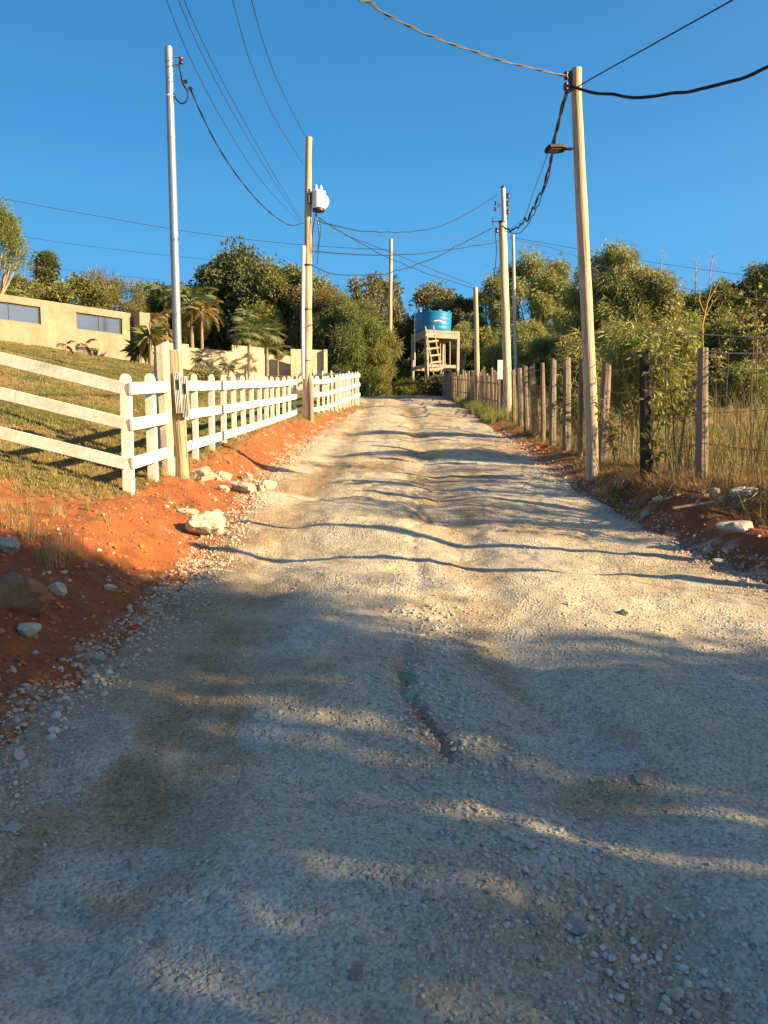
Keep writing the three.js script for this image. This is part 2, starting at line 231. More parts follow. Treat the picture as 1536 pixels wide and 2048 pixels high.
// ------------------------------------------------------------------ ground and road sheets
function lines(spec) { const out = []; let x = spec[0][0]; for (let k = 0; k < spec.length - 1; k++) { const b = spec[k + 1][0], s0 = spec[k][1], s1 = spec[k + 1][1]; while (x < b - 1e-6) { out.push(x); const t = (x - spec[k][0]) / (b - spec[k][0]); x += lerp(s0, s1, clamp(t)); } x = b; } out.push(x); return out; }
function sheet(xs, ds, X, Y, colour, tile) {
  const nx = xs.length, nd = ds.length, pos = new Float32Array(nx * nd * 3), col = new Float32Array(nx * nd * 3), uv = new Float32Array(nx * nd * 2), idx = new Uint32Array((nx - 1) * (nd - 1) * 6); let q = 0;
  for (let j = 0; j < nd; j++) for (let i = 0; i < nx; i++) { const d = ds[j], x = X(xs[i], d), k = j * nx + i, c = colour(x, d); pos.set([x, Y(x, d), -d], k * 3); col.set(c, k * 3); uv.set([x / tile, d / tile], k * 2); }
  for (let j = 0; j < nd - 1; j++) for (let i = 0; i < nx - 1; i++) { const a = j * nx + i, b = a + 1, c = a + nx, e = c + 1; idx.set([a, b, c, b, e, c], q); q += 6; }
  const g = new THREE.BufferGeometry(); g.setAttribute('position', new THREE.BufferAttribute(pos, 3)); g.setAttribute('color', new THREE.BufferAttribute(col, 3)); g.setAttribute('uv', new THREE.BufferAttribute(uv, 2)); g.setIndex(new THREE.BufferAttribute(idx, 1)); g.computeVertexNormals(); return g;
}
const mix3 = (a, b, t) => [lerp(a[0], b[0], t), lerp(a[1], b[1], t), lerp(a[2], b[2], t)];
function lawnAt(x, d) { const f = fenceX(d); return sst(-0.25, 0.35, f + 0.05 - x + 0.35 * fbm(x * 1.3, d * 1.3, 3)) * sst(-0.5, 0.6, d - 7.75 + 0.9 * fbm(x * 1.1, d * 1.1 + 4, 3)); }
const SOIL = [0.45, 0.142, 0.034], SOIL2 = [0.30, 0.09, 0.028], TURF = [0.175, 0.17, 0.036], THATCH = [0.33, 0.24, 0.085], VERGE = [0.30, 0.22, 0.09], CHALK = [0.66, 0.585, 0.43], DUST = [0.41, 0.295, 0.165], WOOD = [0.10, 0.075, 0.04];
function groundColour(x, d) {
  const l = edgeL0(d), r = edgeR0(d), n = fbm(x * 0.9, d * 0.9, 4), f = fbm(x * 5.3, d * 5.3, 3);
  if (x < (l + r) / 2) {
    let c = mix3(SOIL, SOIL2, clamp(0.4 + 0.9 * n + 0.5 * f));
    c = mix3(c, CHALK, 0.7 * sst(0.2, 0.5, 0.8 * fbm(x * 13, d * 13, 2) + 0.3 * f + 0.32 - 0.9 * (l - x)));
    const g = mix3(TURF, THATCH, sst(-0.3, 0.35, 1.5 * n + 0.6 * f + 0.75 * (1 - sst(9, 13.5, d))));
    c = mix3(c, g, lawnAt(x, d));
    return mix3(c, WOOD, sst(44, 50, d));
  }
  let c = mix3(SOIL2, [0.30, 0.145, 0.065], clamp(0.5 + n));
  c = mix3(c, CHALK, 0.6 * sst(0.2, 0.5, 0.8 * fbm(x * 13, d * 13, 2) + 0.3 * f + 0.25 - 1.2 * (x - r)));
  const g = mix3(VERGE, [0.22, 0.20, 0.07], sst(-0.3, 0.4, n + 0.4 * f));
  c = mix3(c, g, sst(0.35, 1.1, x - r + 0.5 * n));
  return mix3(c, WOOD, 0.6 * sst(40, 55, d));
}
function roadColour(x, d) {
  const n = fbm(x * 0.8 + 9, d * 0.55, 4), f = fbm(x * 3.1, d * 2.6 + 3, 3), w = 0.25 * vn(d * 0.22, 4.4);
  const track = Math.exp(-(((x + 0.75 - w) / 0.33) ** 2)) + Math.exp(-(((x - 0.92 - w) / 0.32) ** 2)) + 0.6 * Math.exp(-(((x - 0.75 - w) / 0.15) ** 2));
  let c = mix3(CHALK, DUST, clamp(0.30 + 1.15 * n + 0.8 * f + 0.4 * track));
  c = mix3(c, [0.66, 0.62, 0.53], 0.55 * sst(0.12, 0.35, fbm(x * 2.2 + 40, d * 2.2, 4)));
  const out = Math.min(x - eL(d), eR(d) - x);
  c = mix3(c, [0.36, 0.15, 0.065], 0.75 * Math.exp(-(((x - gully(d)) / 0.06) ** 2)) * sst(2.9, 3.1, d) * (1 - sst(3.35, 3.6, d)));
  return mix3(c, [0.44, 0.20, 0.09], 0.55 * (1 - sst(-0.05, 0.45, out + 0.35 * f)) * sst(-0.2, 0.3, n + 0.1) + 0.18 * sst(0.05, 0.4, fbm(x * 0.5, d * 0.4 + 30, 3)) * sst(10, 20, d));
}
{
  const ds = lines([[-60, 6], [-8, 1], [0, 0.15], [1.4, 0.045], [7, 0.05], [13, 0.08], [26, 0.2], [50, 0.5], [70, 2], [140, 15], [520, 40]]);
  const xs = lines([[-420, 40], [-60, 6], [-20, 0.7], [-10, 0.2], [-4.6, 0.06], [-3.4, 0.045], [-0.6, 0.05], [-0.2, 0.4], [1.9, 0.3], [2.2, 0.045], [4.4, 0.05], [6, 0.15], [14, 0.5], [40, 6], [420, 40]]);
  tag(struct('ground', sheet(xs, ds, (x) => x, groundY, groundColour, 2), M.ground), 'red soil banks, mown lawn slope and dry verge beside the road', 'ground');
  const rs = lines([[0, 1], [200, 1]]), rd = lines([[-8, 0.5], [0, 0.1], [1.3, 0.03], [7, 0.032], [12, 0.055], [22, 0.12], [40, 0.3], [64, 0.6]]);
  tag(struct('road', sheet(rs, rd, (i, d) => { const a = edgeL0(d) - 0.75, b = edgeR0(d) + 0.75; return lerp(a, b, i / 200); }, roadY, roadColour, 4), M.road), 'pale rutted crushed limestone track climbing between two fences', 'road');
}
console.log('ground done');

// ------------------------------------------------------------------ white fence: square posts with domed heads and three rails
{
  const fence = thing('white_rail_fence', 'white painted wooden fence with domed posts and three rails along the red bank', 'fence');
  const path = [];                                                  // [x, d, top of the post]
  const topAt = table([[8.4, 2.42], [10, 2.58], [11.3, 2.70], [18.5, 3.33], [21, 3.60], [24, 3.86], [33, 4.93]]);
  let d = 8.4; while (d < 21.2) { path.push([fenceX(d), d]); d += 0.835; }
  const second = []; d = 21.6; while (d < 33.2) { second.push([fenceX(d), d]); d += 0.86; }
  const left = [[fenceX(8.4), 8.4]]; for (let k = 1; k <= 3; k++) left.push([-2.9 - 1.95 * k, 8.42 - 0.02 * k]);
  const back = [second[second.length - 1]]; for (let k = 1; k <= 7; k++) back.push([back[0][0] - 0.42 * k, back[0][1] + 0.40 * k]);
  const postGeo = new Map();
  function postShape(w, h) {                                        // square post, narrower domed head
    const key = h.toFixed(2); if (postGeo.has(key)) return postGeo.get(key);
    const prof = [[0, 0], [w, 0], [w, h - 0.075], [w * 0.98, h - 0.065], [w * 0.93, h - 0.045], [w * 0.70, h - 0.012], [w * 0.42, h], [0, h]].map(([x, y]) => new THREE.Vector2(x * Math.SQRT1_2 * 1.0 * 1.0, y));
    const g = new THREE.LatheGeometry(prof.map((p) => new THREE.Vector2(p.x, p.y)), 4, Math.PI / 4).toNonIndexed(); g.computeVertexNormals();
    const uv = g.attributes.uv, p = g.attributes.position; for (let i = 0; i < p.count; i++) uv.setXY(i, p.getX(i) + p.getZ(i), p.getY(i)); postGeo.set(key, g); return g;
  }
  const r = rngOf(77);
  function post(x, d_, top, w = 0.078, turn = 0) { const y0 = surfY(x, d_) - 0.12, h = Math.round((top - y0) * 20) / 20; const m = part('post', postShape(w, h), M.paint, fence); m.position.set(x, top - h, -d_); m.rotation.set((r() - 0.5) * 0.02, turn + (r() - 0.5) * 0.12, (r() - 0.5) * 0.025); return m; }
  function rail(a, b, w = 0.138, t = 0.026) {                        // board from a to b, set on edge
    const L = a.distanceTo(b), g = cbox(L - 0.008, w, t, 0.004); g.translate(0, -w / 2, 0); const uv = g.attributes.uv, p = g.attributes.position, off = r(); for (let i = 0; i < p.count; i++) uv.setXY(i, p.getX(i) + off, p.getY(i) + off); g.computeVertexNormals();
    const m = part('rail', g, M.paint, fence); m.position.copy(a).add(b).multiplyScalar(0.5); const e = b.clone().sub(a); m.rotation.order = 'YZX'; m.rotation.y = Math.atan2(-e.z, e.x); m.rotation.z = Math.asin(e.y / L); return m;
  }
  const dirTurn = (p, k) => { const a = p[Math.max(0, k - 1)], b = p[Math.min(p.length - 1, k + 1)]; return Math.atan2(b[1] - a[1], b[0] - a[0]); };
  function run(p, topFn, side, step, turnPosts) {
    p.forEach(([x, dd], k) => { if (k === 0 && (p === left || p === back)) return; post(x, dd, topFn(x, dd), k === 0 && p === path ? 0.104 : 0.078, turnPosts ? 0 : 0); });
    for (let k = 0; k < p.length - 1; k += step) {
      const e = Math.min(p.length - 1, k + step), th = Math.atan2(p[e][1] - p[k][1], p[e][0] - p[k][0]), ox = Math.sin(th) * 0.068 * side, od = -Math.cos(th) * 0.068 * side;
      for (const dy of [0.165, 0.56, 1.0]) { const A = V(p[k][0] + ox, topFn(...p[k]) - dy + (r() - 0.5) * 0.014, -(p[k][1] + od)), B = V(p[e][0] + ox, topFn(...p[e]) - dy + (r() - 0.5) * 0.014, -(p[e][1] + od)); if (k === 0 && p === path) A.addScaledVector(B.clone().sub(A).normalize(), -0.06); rail(A, B); }
    }
  }
  run(path, (x, dd) => topAt(dd), 1, 3);
  run(second, (x, dd) => topAt(dd), 1, 3);
  run(left, (x, dd) => 2.42 + 0.243 * (-2.9 - x), -1, 1);
  run(back, (x, dd) => topAt(33) + 0.10 * (back[0][0] - x), 1, 4);
}

// ------------------------------------------------------------------ poles
function poleThing(name, label, pxBase, dBase, pxTop, pyTop, rBase, rTop, mat, seg = 14, bend = 0, group = 'utility poles along the road', dTop = dBase) {
  const b = onGround(pxBase, dBase), t = at(pxTop, pyTop, dTop), g = thing(name, label, 'pole', b, 0, group), e = t.clone().sub(b), pts = [], rad = [], n = 15;
  for (let k = 0; k <= n; k++) { const s = k / n; pts.push(V(e.x * s + bend * Math.sin(s * 5) * 0.5, s === 0 ? -0.4 : e.y * s, e.z * s + bend * Math.sin(s * 4 + 1))); rad.push(lerp(rBase, rTop, s)); }
  pts[n].set(e.x, e.y, e.z); part('shaft', tube(pts, rad, seg, true, mat === M.steel || mat === M.paleConcrete ? 0 : 0.08, pxBase), mat, g);
  return { g, b, top: t, local: (s) => e.clone().multiplyScalar(s) };
}
const ring = (rad, h, y, x = 0, z = 0) => { const g = new THREE.CylinderGeometry(rad, rad, h, 16); g.translate(x, y, z); return g; };
function insulator(s = 1) { return new THREE.LatheGeometry([[0, -0.05], [0.03, -0.05], [0.04, -0.035], [0.028, -0.012], [0.028, 0.012], [0.04, 0.035], [0.03, 0.05], [0, 0.05]].map(([x, y]) => new THREE.Vector2(x * s, y * s)), 14); }

// tall wooden pole on the right verge, with its street lamp
const poleA = poleThing('utility_pole', 'tall pale wooden pole carrying a street lamp, nearest on the right verge', 1185, 10.3, 1153, 137, 0.093, 0.07, M.pole, 18, 0.02);
{
  const g = poleA.g, top = poleA.local(1);
  const br = part('cable_bracket', join([box(0.05, 0.24, 0.03, top.x - 0.085, top.y - 0.16, 0.01), box(0.10, 0.02, 0.02, top.x - 0.12, top.y - 0.09, 0.01), box(0.10, 0.02, 0.02, top.x - 0.12, top.y - 0.24, 0.01)]), M.darkMetal, g);
  for (const dy of [-0.10, -0.24]) { const i = part('insulator', insulator(0.9), M.porcelain, g); i.position.set(top.x - 0.14, top.y + dy, 0.02); }
  // lamp
  const lamp = thing('street_lamp', 'flat dark street lamp head on a short arm from the tall wooden pole', 'street lamp', at(1143, 298, 10.28));
  const arm = []; for (let k = 0; k <= 6; k++) arm.push(V(0.03 - 0.12 * k / 6, 0.005 * Math.sin(k), 0.0)); part('arm', tube(arm, 0.014, 8), M.lampHousing, lamp);
  const head = part('lamp_head', (() => { const s = new THREE.Shape(); s.moveTo(0, -0.045); s.lineTo(-0.08, -0.07); s.lineTo(-0.27, -0.065); s.quadraticCurveTo(-0.31, 0, -0.27, 0.065); s.lineTo(-0.08, 0.07); s.lineTo(0, 0.045); s.closePath(); const q = new THREE.ExtrudeGeometry(s, { depth: 0.028, bevelEnabled: true, bevelSize: 0.008, bevelThickness: 0.008, bevelSegments: 2 }); q.rotateX(-Math.PI / 2); return q; })(), M.lampHousing, lamp);
  head.position.set(-0.09, -0.01, 0); head.rotation.set(-0.3, 0.35, 0.26);
  const lens = part('lens', cbox(0.16, 0.006, 0.09, 0.002), M.lampGlass, head); lens.position.set(-0.17, -0.014, 0);
  for (let k = 0; k < 3; k++) { const c = part('arm_clamp', ring(0.021, 0.014, 0), M.lampHousing, lamp); c.rotation.z = Math.PI / 2; c.position.set(-0.01 - k * 0.03, 0, 0); }
}
const poleB = poleThing('utility_pole', 'wooden pole beside the grey stake fence, second on the right side', 1015, 24.5, 1004, 443, 0.125, 0.10, M.pole, 16, 0.02);
{ const t = poleB.local(1); part('top_band', ring(0.112, 0.06, t.y - 0.02, t.x, t.z), M.darkMetal, poleB.g); part('bracket_arm', box(0.3, 0.02, 0.02, t.x - 0.2, t.y, t.z), M.darkMetal, poleB.g); part('bracket_pin', box(0.02, 0.25, 0.02, t.x - 0.3, t.y - 0.02, t.z + 0.022), M.darkMetal, poleB.g); const i = part('insulator', insulator(1.5), M.porcelain, poleB.g); i.position.set(t.x - 0.17, t.y - 0.28, t.z + 0.02); }
const poleC = poleThing('utility_pole', 'slim pale concrete pole with four stacked insulators behind the second wooden pole', 1019, 31, 1006, 375, 0.125, 0.095, M.paleConcrete, 12);
{ const t = poleC.local(1); part('top_cap', ring(0.105, 0.06, t.y, t.x, t.z), M.darkMetal, poleC.g); [0.32, 0.62, 0.95, 1.22].forEach((dy, k) => { if (k < 3) { const i = part('insulator', insulator(1.9), M.porcelain, poleC.g); i.position.set(t.x + 0.21, t.y - dy, t.z); } part('insulator_arm', box(0.16, 0.02, 0.02, t.x + 0.16, t.y - dy, t.z), M.darkMetal, poleC.g); });
  for (const [dx, dy] of [[-0.28, 0.62], [-0.3, 0.85]]) { const i = part('insulator', insulator(1.4), M.porcelain, poleC.g); i.position.set(t.x + dx, t.y - dy, t.z); part('insulator_arm', tube([V(t.x - 0.09, t.y - 0.7, t.z), V(t.x + dx, t.y - dy, t.z)], 0.012, 5), M.darkMetal, poleC.g); } }
const poleD = poleThing('utility_pole', 'thin pale pole just right of the concrete pole, half hidden by trees', 1032, 41, 1026, 470, 0.10, 0.085, M.paleConcrete, 10);
const poleE = poleThing('utility_pole', 'short whitish wooden pole between the water tower and the stake fence', 955, 38, 951, 575, 0.135, 0.115, M.pole, 12);
const poleF = poleThing('utility_pole', 'bare wooden pole standing alone at the top end of the road', 779, 49, 782, 478, 0.14, 0.11, M.pole, 12);
const poleT = poleThing('utility_pole', 'tall wooden pole carrying the white transformer beside the white fence', 613, 20.9, 618, 275, 0.13, 0.085, M.pole, 16, 0.03);
{
  const g = poleT.g, H = poleT.local(1).y, lx = (y) => poleT.local(y / H).x;
  // dark lower sleeve of old timber strapped to the foot, and the white pipe riser
  const stub = tube([V(0.13, -0.3, 0.13), V(0.14, 0.5, 0.13), V(0.12, 0.95, 0.12), V(0.07, 1.4, 0.10)], [0.085, 0.08, 0.07, 0.015], 9, true, 0.25, 4); part('support_stake', stub, M.grey, g);
  const base = poleT.b, riserTop = at(607, 492, 20.82).sub(base); part('riser_pipe', tube([V(-0.07, 1.1, 0.12), V(-0.07, 2.5, 0.12), riserTop], 0.05, 10), M.pipe, g);
  for (const y of [1.6, 3.0, 4.2]) part('strap', ring(0.13, 0.02, y, lx(y), 0.03), M.darkMetal, g);
  const tr = thing('transformer', 'white drum transformer with cooling fins hung on the wooden pole', 'transformer', at(637, 402, 20.85), 0.5);
  const body = new THREE.LatheGeometry([[0, -0.22], [0.17, -0.22], [0.19, -0.2], [0.19, 0.2], [0.2, 0.21], [0.2, 0.235], [0.12, 0.27], [0, 0.28]].map(([x, y]) => new THREE.Vector2(x, y)), 24); part('tank', body, M.whiteMetal, tr);
  part('base_ring', ring(0.165, 0.06, -0.245), M.darkMetal, tr); part('mounting_plate', box(0.16, 0.28, 0.10, -0.2, 0.06, -0.06), M.darkMetal, tr);
  for (let k = 0; k < 3; k++) { const f = part('cooling_fin', (() => { const pts = []; for (let q = 0; q <= 12; q++) { const a = -Math.PI / 2 + q / 12 * Math.PI; pts.push(V(0.17 + 0.10 * Math.max(0.05, Math.cos(a)), 0.15 * Math.sin(a), 0)); } return tube(pts, 0.018, 6); })(), M.whiteMetal, tr); f.rotation.y = -0.35 + k * 0.35; }
  for (const [x, z] of [[-0.08, 0.03], [0.05, 0.06], [0.1, -0.05]]) { const b = part('bushing', new THREE.LatheGeometry([[0, 0], [0.03, 0], [0.045, 0.03], [0.025, 0.05], [0.04, 0.08], [0.02, 0.1], [0.03, 0.13], [0, 0.15]].map(([a, c]) => new THREE.Vector2(a, c)), 12), M.whiteMetal, tr); b.position.set(x, 0.26, z); }
  for (let k = 0; k < 5; k++) { const r = rngOf(90 + k), p0 = at(632, 424, 20.8), p1 = at(620 + r() * 22, 500 + r() * 30, 20.8); const mid = p0.clone().lerp(p1, 0.5).add(V((r() - 0.5) * 0.25, 0, (r() - 0.5) * 0.1)); const c = part('drop_cable', tube(new THREE.CatmullRomCurve3([p0, mid, p1]).getPoints(14).map((p) => p.sub(poleT.b)), 0.009, 5), k % 2 ? M.black : M.porcelain, g); }
}
// galvanised service pole and its old wooden meter post
const poleS = poleThing('steel_pole', 'slim galvanised steel pole rising behind the meter post at the fence corner', 362, 10.3, 337, 95, 0.062, 0.05, M.steel, 16);
{
  const g = poleS.g, E = poleS.local(1), pt = (y) => poleS.local(y / E.y);
  for (const y of [E.y - 0.18, E.y - 0.62, E.y - 1.15, E.y - 2.05]) { const p = pt(y); part('band', ring(y > E.y - 0.3 ? 0.055 : 0.058, 0.02, p.y, p.x, p.z), y > E.y - 0.9 && y < E.y - 0.5 ? M.whiteMetal : M.steel, g); }
  const p = pt(E.y - 0.17); for (const q of [0.05, -0.05]) part('bracket_arm', box(0.12, 0.012, 0.02, p.x + 0.11, p.y + q, p.z), M.steel, g);
  const i = part('insulator', insulator(0.85), M.porcelain, g); i.position.set(p.x + 0.16, p.y, p.z);
  const lead = [[358, 128], [362, 150], [366, 168], [374, 180]].map(([a, b]) => at(a, b, 10.3).sub(poleS.b)); part('insulator_link', tube(new THREE.CatmullRomCurve3(lead).getPoints(12), 0.011, 6), M.black, g);
  for (const [a, b] of [[371, 163], [381, 177]]) { const c = part('cable_clamp', box(0.05, 0.035, 0.03), M.darkMetal, g); c.position.copy(at(a, b, 10.3).sub(poleS.b)); }
  const drip = [[360, 140], [367, 168], [376, 185], [372, 203], [362, 207], [351, 196], [344, 183]].map(([a, b]) => at(a, b, 10.28).sub(poleS.b)); part('drip_loop', tube(new THREE.CatmullRomCurve3(drip).getPoints(30), 0.01, 6), M.black, g);
}
{
  const b = onGround(366, 9.72), g = thing('meter_post', 'short weathered log post with grey meter boxes, standing in the white fence line', 'post', b, 0);
  const T = at(349, 700, 9.72).sub(b);
  part('log', tube([V(0, -0.3, 0), V(0.0, 0.25, 0), V(T.x * 0.45, T.y * 0.5, 0.0), V(T.x * 0.8, T.y * 0.8, 0), V(T.x * 0.9, T.y * 0.97, 0), V(T.x * 0.9, T.y, 0)], [0.10, 0.085, 0.082, 0.10, 0.10, 0.06], 14, true, 0.22, 3), M.log, g);
  const sl = part('back_slab', slabPost(0.19, 0.12, T.y + 0.30, 41, 1.06), M.rockPale, g); sl.position.set(T.x - 0.09, -0.25, 0.10); sl.rotation.z = 0.03;
  for (let k = 0; k < 2; k++) {
    const q = part('meter_box', (() => { const s = new THREE.Shape(); const w = 0.085; s.moveTo(-w / 2, 0); for (let j = 0; j <= 8; j++) s.lineTo(-w / 2 + w * j / 8, 0.06 + (j % 2 ? 0.012 : 0)); s.lineTo(w / 2, 0); s.closePath(); const e = new THREE.ExtrudeGeometry(s, { depth: 0.52, bevelEnabled: false }); e.rotateX(-Math.PI / 2); e.rotateY(Math.PI); return e; })(), M.sheet, g);
    q.position.set(T.x * 0.72 + 0.055 + 0.085 * k, 0.86 - 0.05 * k, 0.06 - 0.015 * k); q.rotation.z = 0.05;
    const sl2 = part('slot', box(0.018, 0.13, 0.004), M.darkMetal, q); sl2.position.set(0.01, 0.36, 0.075);
  }
  part('conduit', tube([V(0.10, 0.86, 0.08), V(0.15, 0.72, 0.07), V(0.15, 0.5, 0.06), V(0.11, 0.3, 0.06)], 0.006, 6), M.black, g);
}

// ------------------------------------------------------------------ cables (each its own thing)
function cable(name, label, pts, rad, mat, o = {}) {
  const c = new THREE.CatmullRomCurve3(pts.map((p) => p.isVector3 ? p : at(...p)), false, 'centripetal'), n = o.n ?? Math.max(24, pts.length * 10), P = c.getSpacedPoints(n), r = rngOf(o.seed ?? 5);
  const wob = o.wob ?? 0, base = P.map((p, k) => { const e = Math.sin(Math.PI * k / n); return V(p.x, p.y + wob * e * vn(k * 0.33 + (o.seed ?? 0) * 7, 1.5), p.z); });
  const list = [];
  if (o.strands) for (let s = 0; s < o.strands; s++) list.push(tube(base.map((p, k) => { const a = k * (o.twist ?? 0.9) + s * 2 * Math.PI / o.strands; return V(p.x + Math.cos(a) * rad * 0.95, p.y + Math.sin(a) * rad * 0.95, p.z + Math.cos(a) * rad * 0.4); }), rad, 6)); else list.push(tube(base, rad, 6));
  const m = part(name, list.length > 1 ? join(list) : list[0], mat, scene); return tag(m, label, 'cable', o.group ?? 'overhead cables');
}
cable('twisted_cable', 'grey twisted cable coming from overhead to the top of the lamp pole', [V(-7.5, 6.6, 5), V(-3.6, 5.7, -1.2), [560, -150, 5.2], [725, 0, 6.6], [850, 66, 7.9], [1000, 120, 9.2], [1118, 149, 10.2], [1130, 152, 10.25]], 0.008, M.aluminium, { strands: 2, twist: 0.45, n: 260, wob: 0.04 });
cable('twisted_cable', 'thick wavy black cable bundle leaving the lamp pole to the right', [[1143, 172, 10.28], [1180, 184, 10.1], [1230, 188, 9.8], [1275, 195, 9.5], [1345, 185, 9.2], [1400, 181, 8.9], [1470, 160, 8.6], [1540, 134, 8.3], [1700, 20, 7.6], V(10.5, 7.1, -4.5), V(18, 8.0, 0)], 0.011, M.black, { strands: 3, twist: 0.4, n: 240, wob: 0.10, seed: 3 });
cable('guy_wire', 'thin straight dark wire rising from the lamp pole to the upper right', [[1136, 186, 10.25], [1168, 166, 10.0], [1300, 92, 8.9], [1465, 0, 7.6], [1640, -100, 6.4], V(7.4, 7.6, -2.5), V(13, 9.4, 4)], 0.009, M.black);
cable('twisted_cable', 'wavy double black cable sagging from the lamp pole to the second pole', [[1136, 170, 10.25], [1125, 215, 11.0], [1108, 285, 12.6], [1096, 345, 14.6], [1074, 405, 17.5], [1050, 440, 20.2], [1022, 461, 22.6], [1004, 452, 24.3]], 0.015, M.black, { strands: 2, twist: 0.45, n: 120, wob: 0.16, seed: 9 });
cable('service_cable', 'single black cable looping below the double cable to the second pole', [[1133, 178, 10.25], [1112, 268, 12.2], [1104, 320, 13.6], [1086, 388, 16.4], [1062, 440, 19.6], [1036, 467, 22.3], [1008, 462, 24.3]], 0.011, M.black, { wob: 0.08, seed: 14 });
cable('service_cable', 'thin straight cable beside the wavy bundle below the street lamp', [[1140, 176, 10.3], [1098, 300, 13.6], [1070, 375, 17], [1046, 438, 20.5], [1012, 462, 24.2]], 0.006, M.black, { seed: 15 });
cable('service_cable', 'black cable from the second pole dipping across the road to the transformer pole', [[985, 456, 24.3], [930, 484, 24.0], [860, 519, 23.4], [790, 543, 22.8], [720, 551, 22.1], [660, 546, 21.5], [622, 530, 21.0]], 0.014, M.black, { wob: 0.05, seed: 21 });
cable('service_cable', 'nearly level black cable across the road below the transformer', [[1028, 472, 40], [1000, 482, 34], [920, 497, 30], [820, 508, 27], [720, 509, 24], [616, 502, 21]], 0.015, M.black, { wob: 0.04, seed: 22 });
cable('service_cable', 'black cable from the concrete pole sagging left to the transformer', [[994, 390, 31], [940, 424, 29.5], [870, 455, 27.5], [800, 464, 25.5], [720, 461, 23.4], [665, 450, 22], [637, 440, 21], [630, 428, 20.9]], 0.015, M.black, { wob: 0.04, seed: 23 });
cable('service_cable', 'black cable falling from the transformer to the short whitish pole', [[630, 430, 20.9], [660, 450, 22], [700, 474, 24], [770, 512, 28], [850, 545, 32.5], [948, 577, 38]], 0.014, M.black, { wob: 0.05, seed: 24 });
cable('service_cable', 'thin cable from the transformer pole slanting right above the water tank', [[690, 470, 24.5], [800, 512, 29.5], [880, 545, 34], [948, 570, 38]], 0.011, M.black, { seed: 25 });
cable('service_cable', 'black cable swooping from the steel pole top to the transformer pole', [[381, 178, 10.3], [400, 222, 11.2], [440, 300, 12.9], [490, 372, 14.9], [540, 425, 17], [580, 450, 19], [608, 446, 20.85]], 0.007, M.black, { strands: 2, twist: 0.4, n: 90, seed: 26 });
[[[333, 0], [372, 98], [440, 232], [520, 358], [600, 447], 'leftmost of three thin wires descending toward the transformer pole'], [[357, 0], [402, 104], [474, 240], [540, 350], [602, 445], 'middle one of three thin wires descending toward the transformer pole'], [[368, 0], [416, 106], [490, 246], [552, 356], [606, 446], 'rightmost of three thin wires descending toward the transformer pole']].forEach((w, k) => cable('overhead_wire', w[5], [V(-5.2 + 0.35 * k, 9.6, 4), [w[0][0] - 40, -110, 7.4], [...w[0], 8.5], [...w[1], 10], [...w[2], 13], [...w[3], 16.8], [...w[4], 20.8]], 0.0045, M.black, { seed: 30 + k }));
cable('overhead_wire', 'thin wire from the sky reaching the transformer pole below its top', [V(-3.6, 9.8, 4), [430, -120, 8], [465, 0, 9.5], [500, 122, 12], [545, 228, 15.5], [606, 328, 20.8]], 0.005, M.black);
cable('overhead_wire', 'thin wire from the sky reaching the very top of the transformer pole', [V(-3.0, 10.2, 4), [470, -120, 8], [503, 0, 9.6], [530, 95, 12], [566, 186, 16], [612, 276, 20.85]], 0.006, M.black);
cable('overhead_wire', 'long far wire crossing the sky from the left edge toward the bare pole', [V(-48, 15.5, -22), [-80, 378, 36], [0, 396, 38], [200, 433, 42], [410, 468, 45], [610, 490, 47.5], [780, 500, 49]], 0.015, M.black);
cable('overhead_wire', 'faint far wire above the trees at the left, upper of two', [V(-75, 22.5, -50), [-60, 452, 60], [70, 477, 60], [300, 507, 60], [470, 524, 60]], 0.013, M.aluminium);
cable('overhead_wire', 'faint far wire just over the left treetops, lower of two', [V(-75, 20, -52), [-60, 505, 62], [30, 524, 62], [180, 545, 62], [320, 560, 62]], 0.013, M.aluminium);
cable('overhead_wire', 'faint far wire running level from the transformer pole to the right poles', [[616, 462, 40], [800, 474, 42], [1000, 480, 44], [1030, 476, 44]], 0.010, M.aluminium);
cable('overhead_wire', 'thin far wire from the thin pole falling right across the sky', [[1030, 476, 41], [1150, 497, 40], [1280, 521, 39], [1536, 556, 37], [1640, 568, 36], V(42, 10.5, -28)], 0.010, M.black);
cable('service_cable', 'pale lit cable dropping from the thin pole into the trees at right', [[1030, 480, 41], [1090, 492, 36], [1150, 512, 31], [1290, 560, 25], [1400, 582, 22], [1536, 601, 20], [1640, 612, 19], V(22, 6.2, -13)], 0.009, M.paleWire);
cable('service_cable', 'short black cable hanging down the left side of the second pole', [[990, 460, 24.3], [993, 500, 24.4], [990, 540, 24.4], [984, 590, 24.5], [987, 640, 24.6]], 0.013, M.black, { wob: 0.03 });

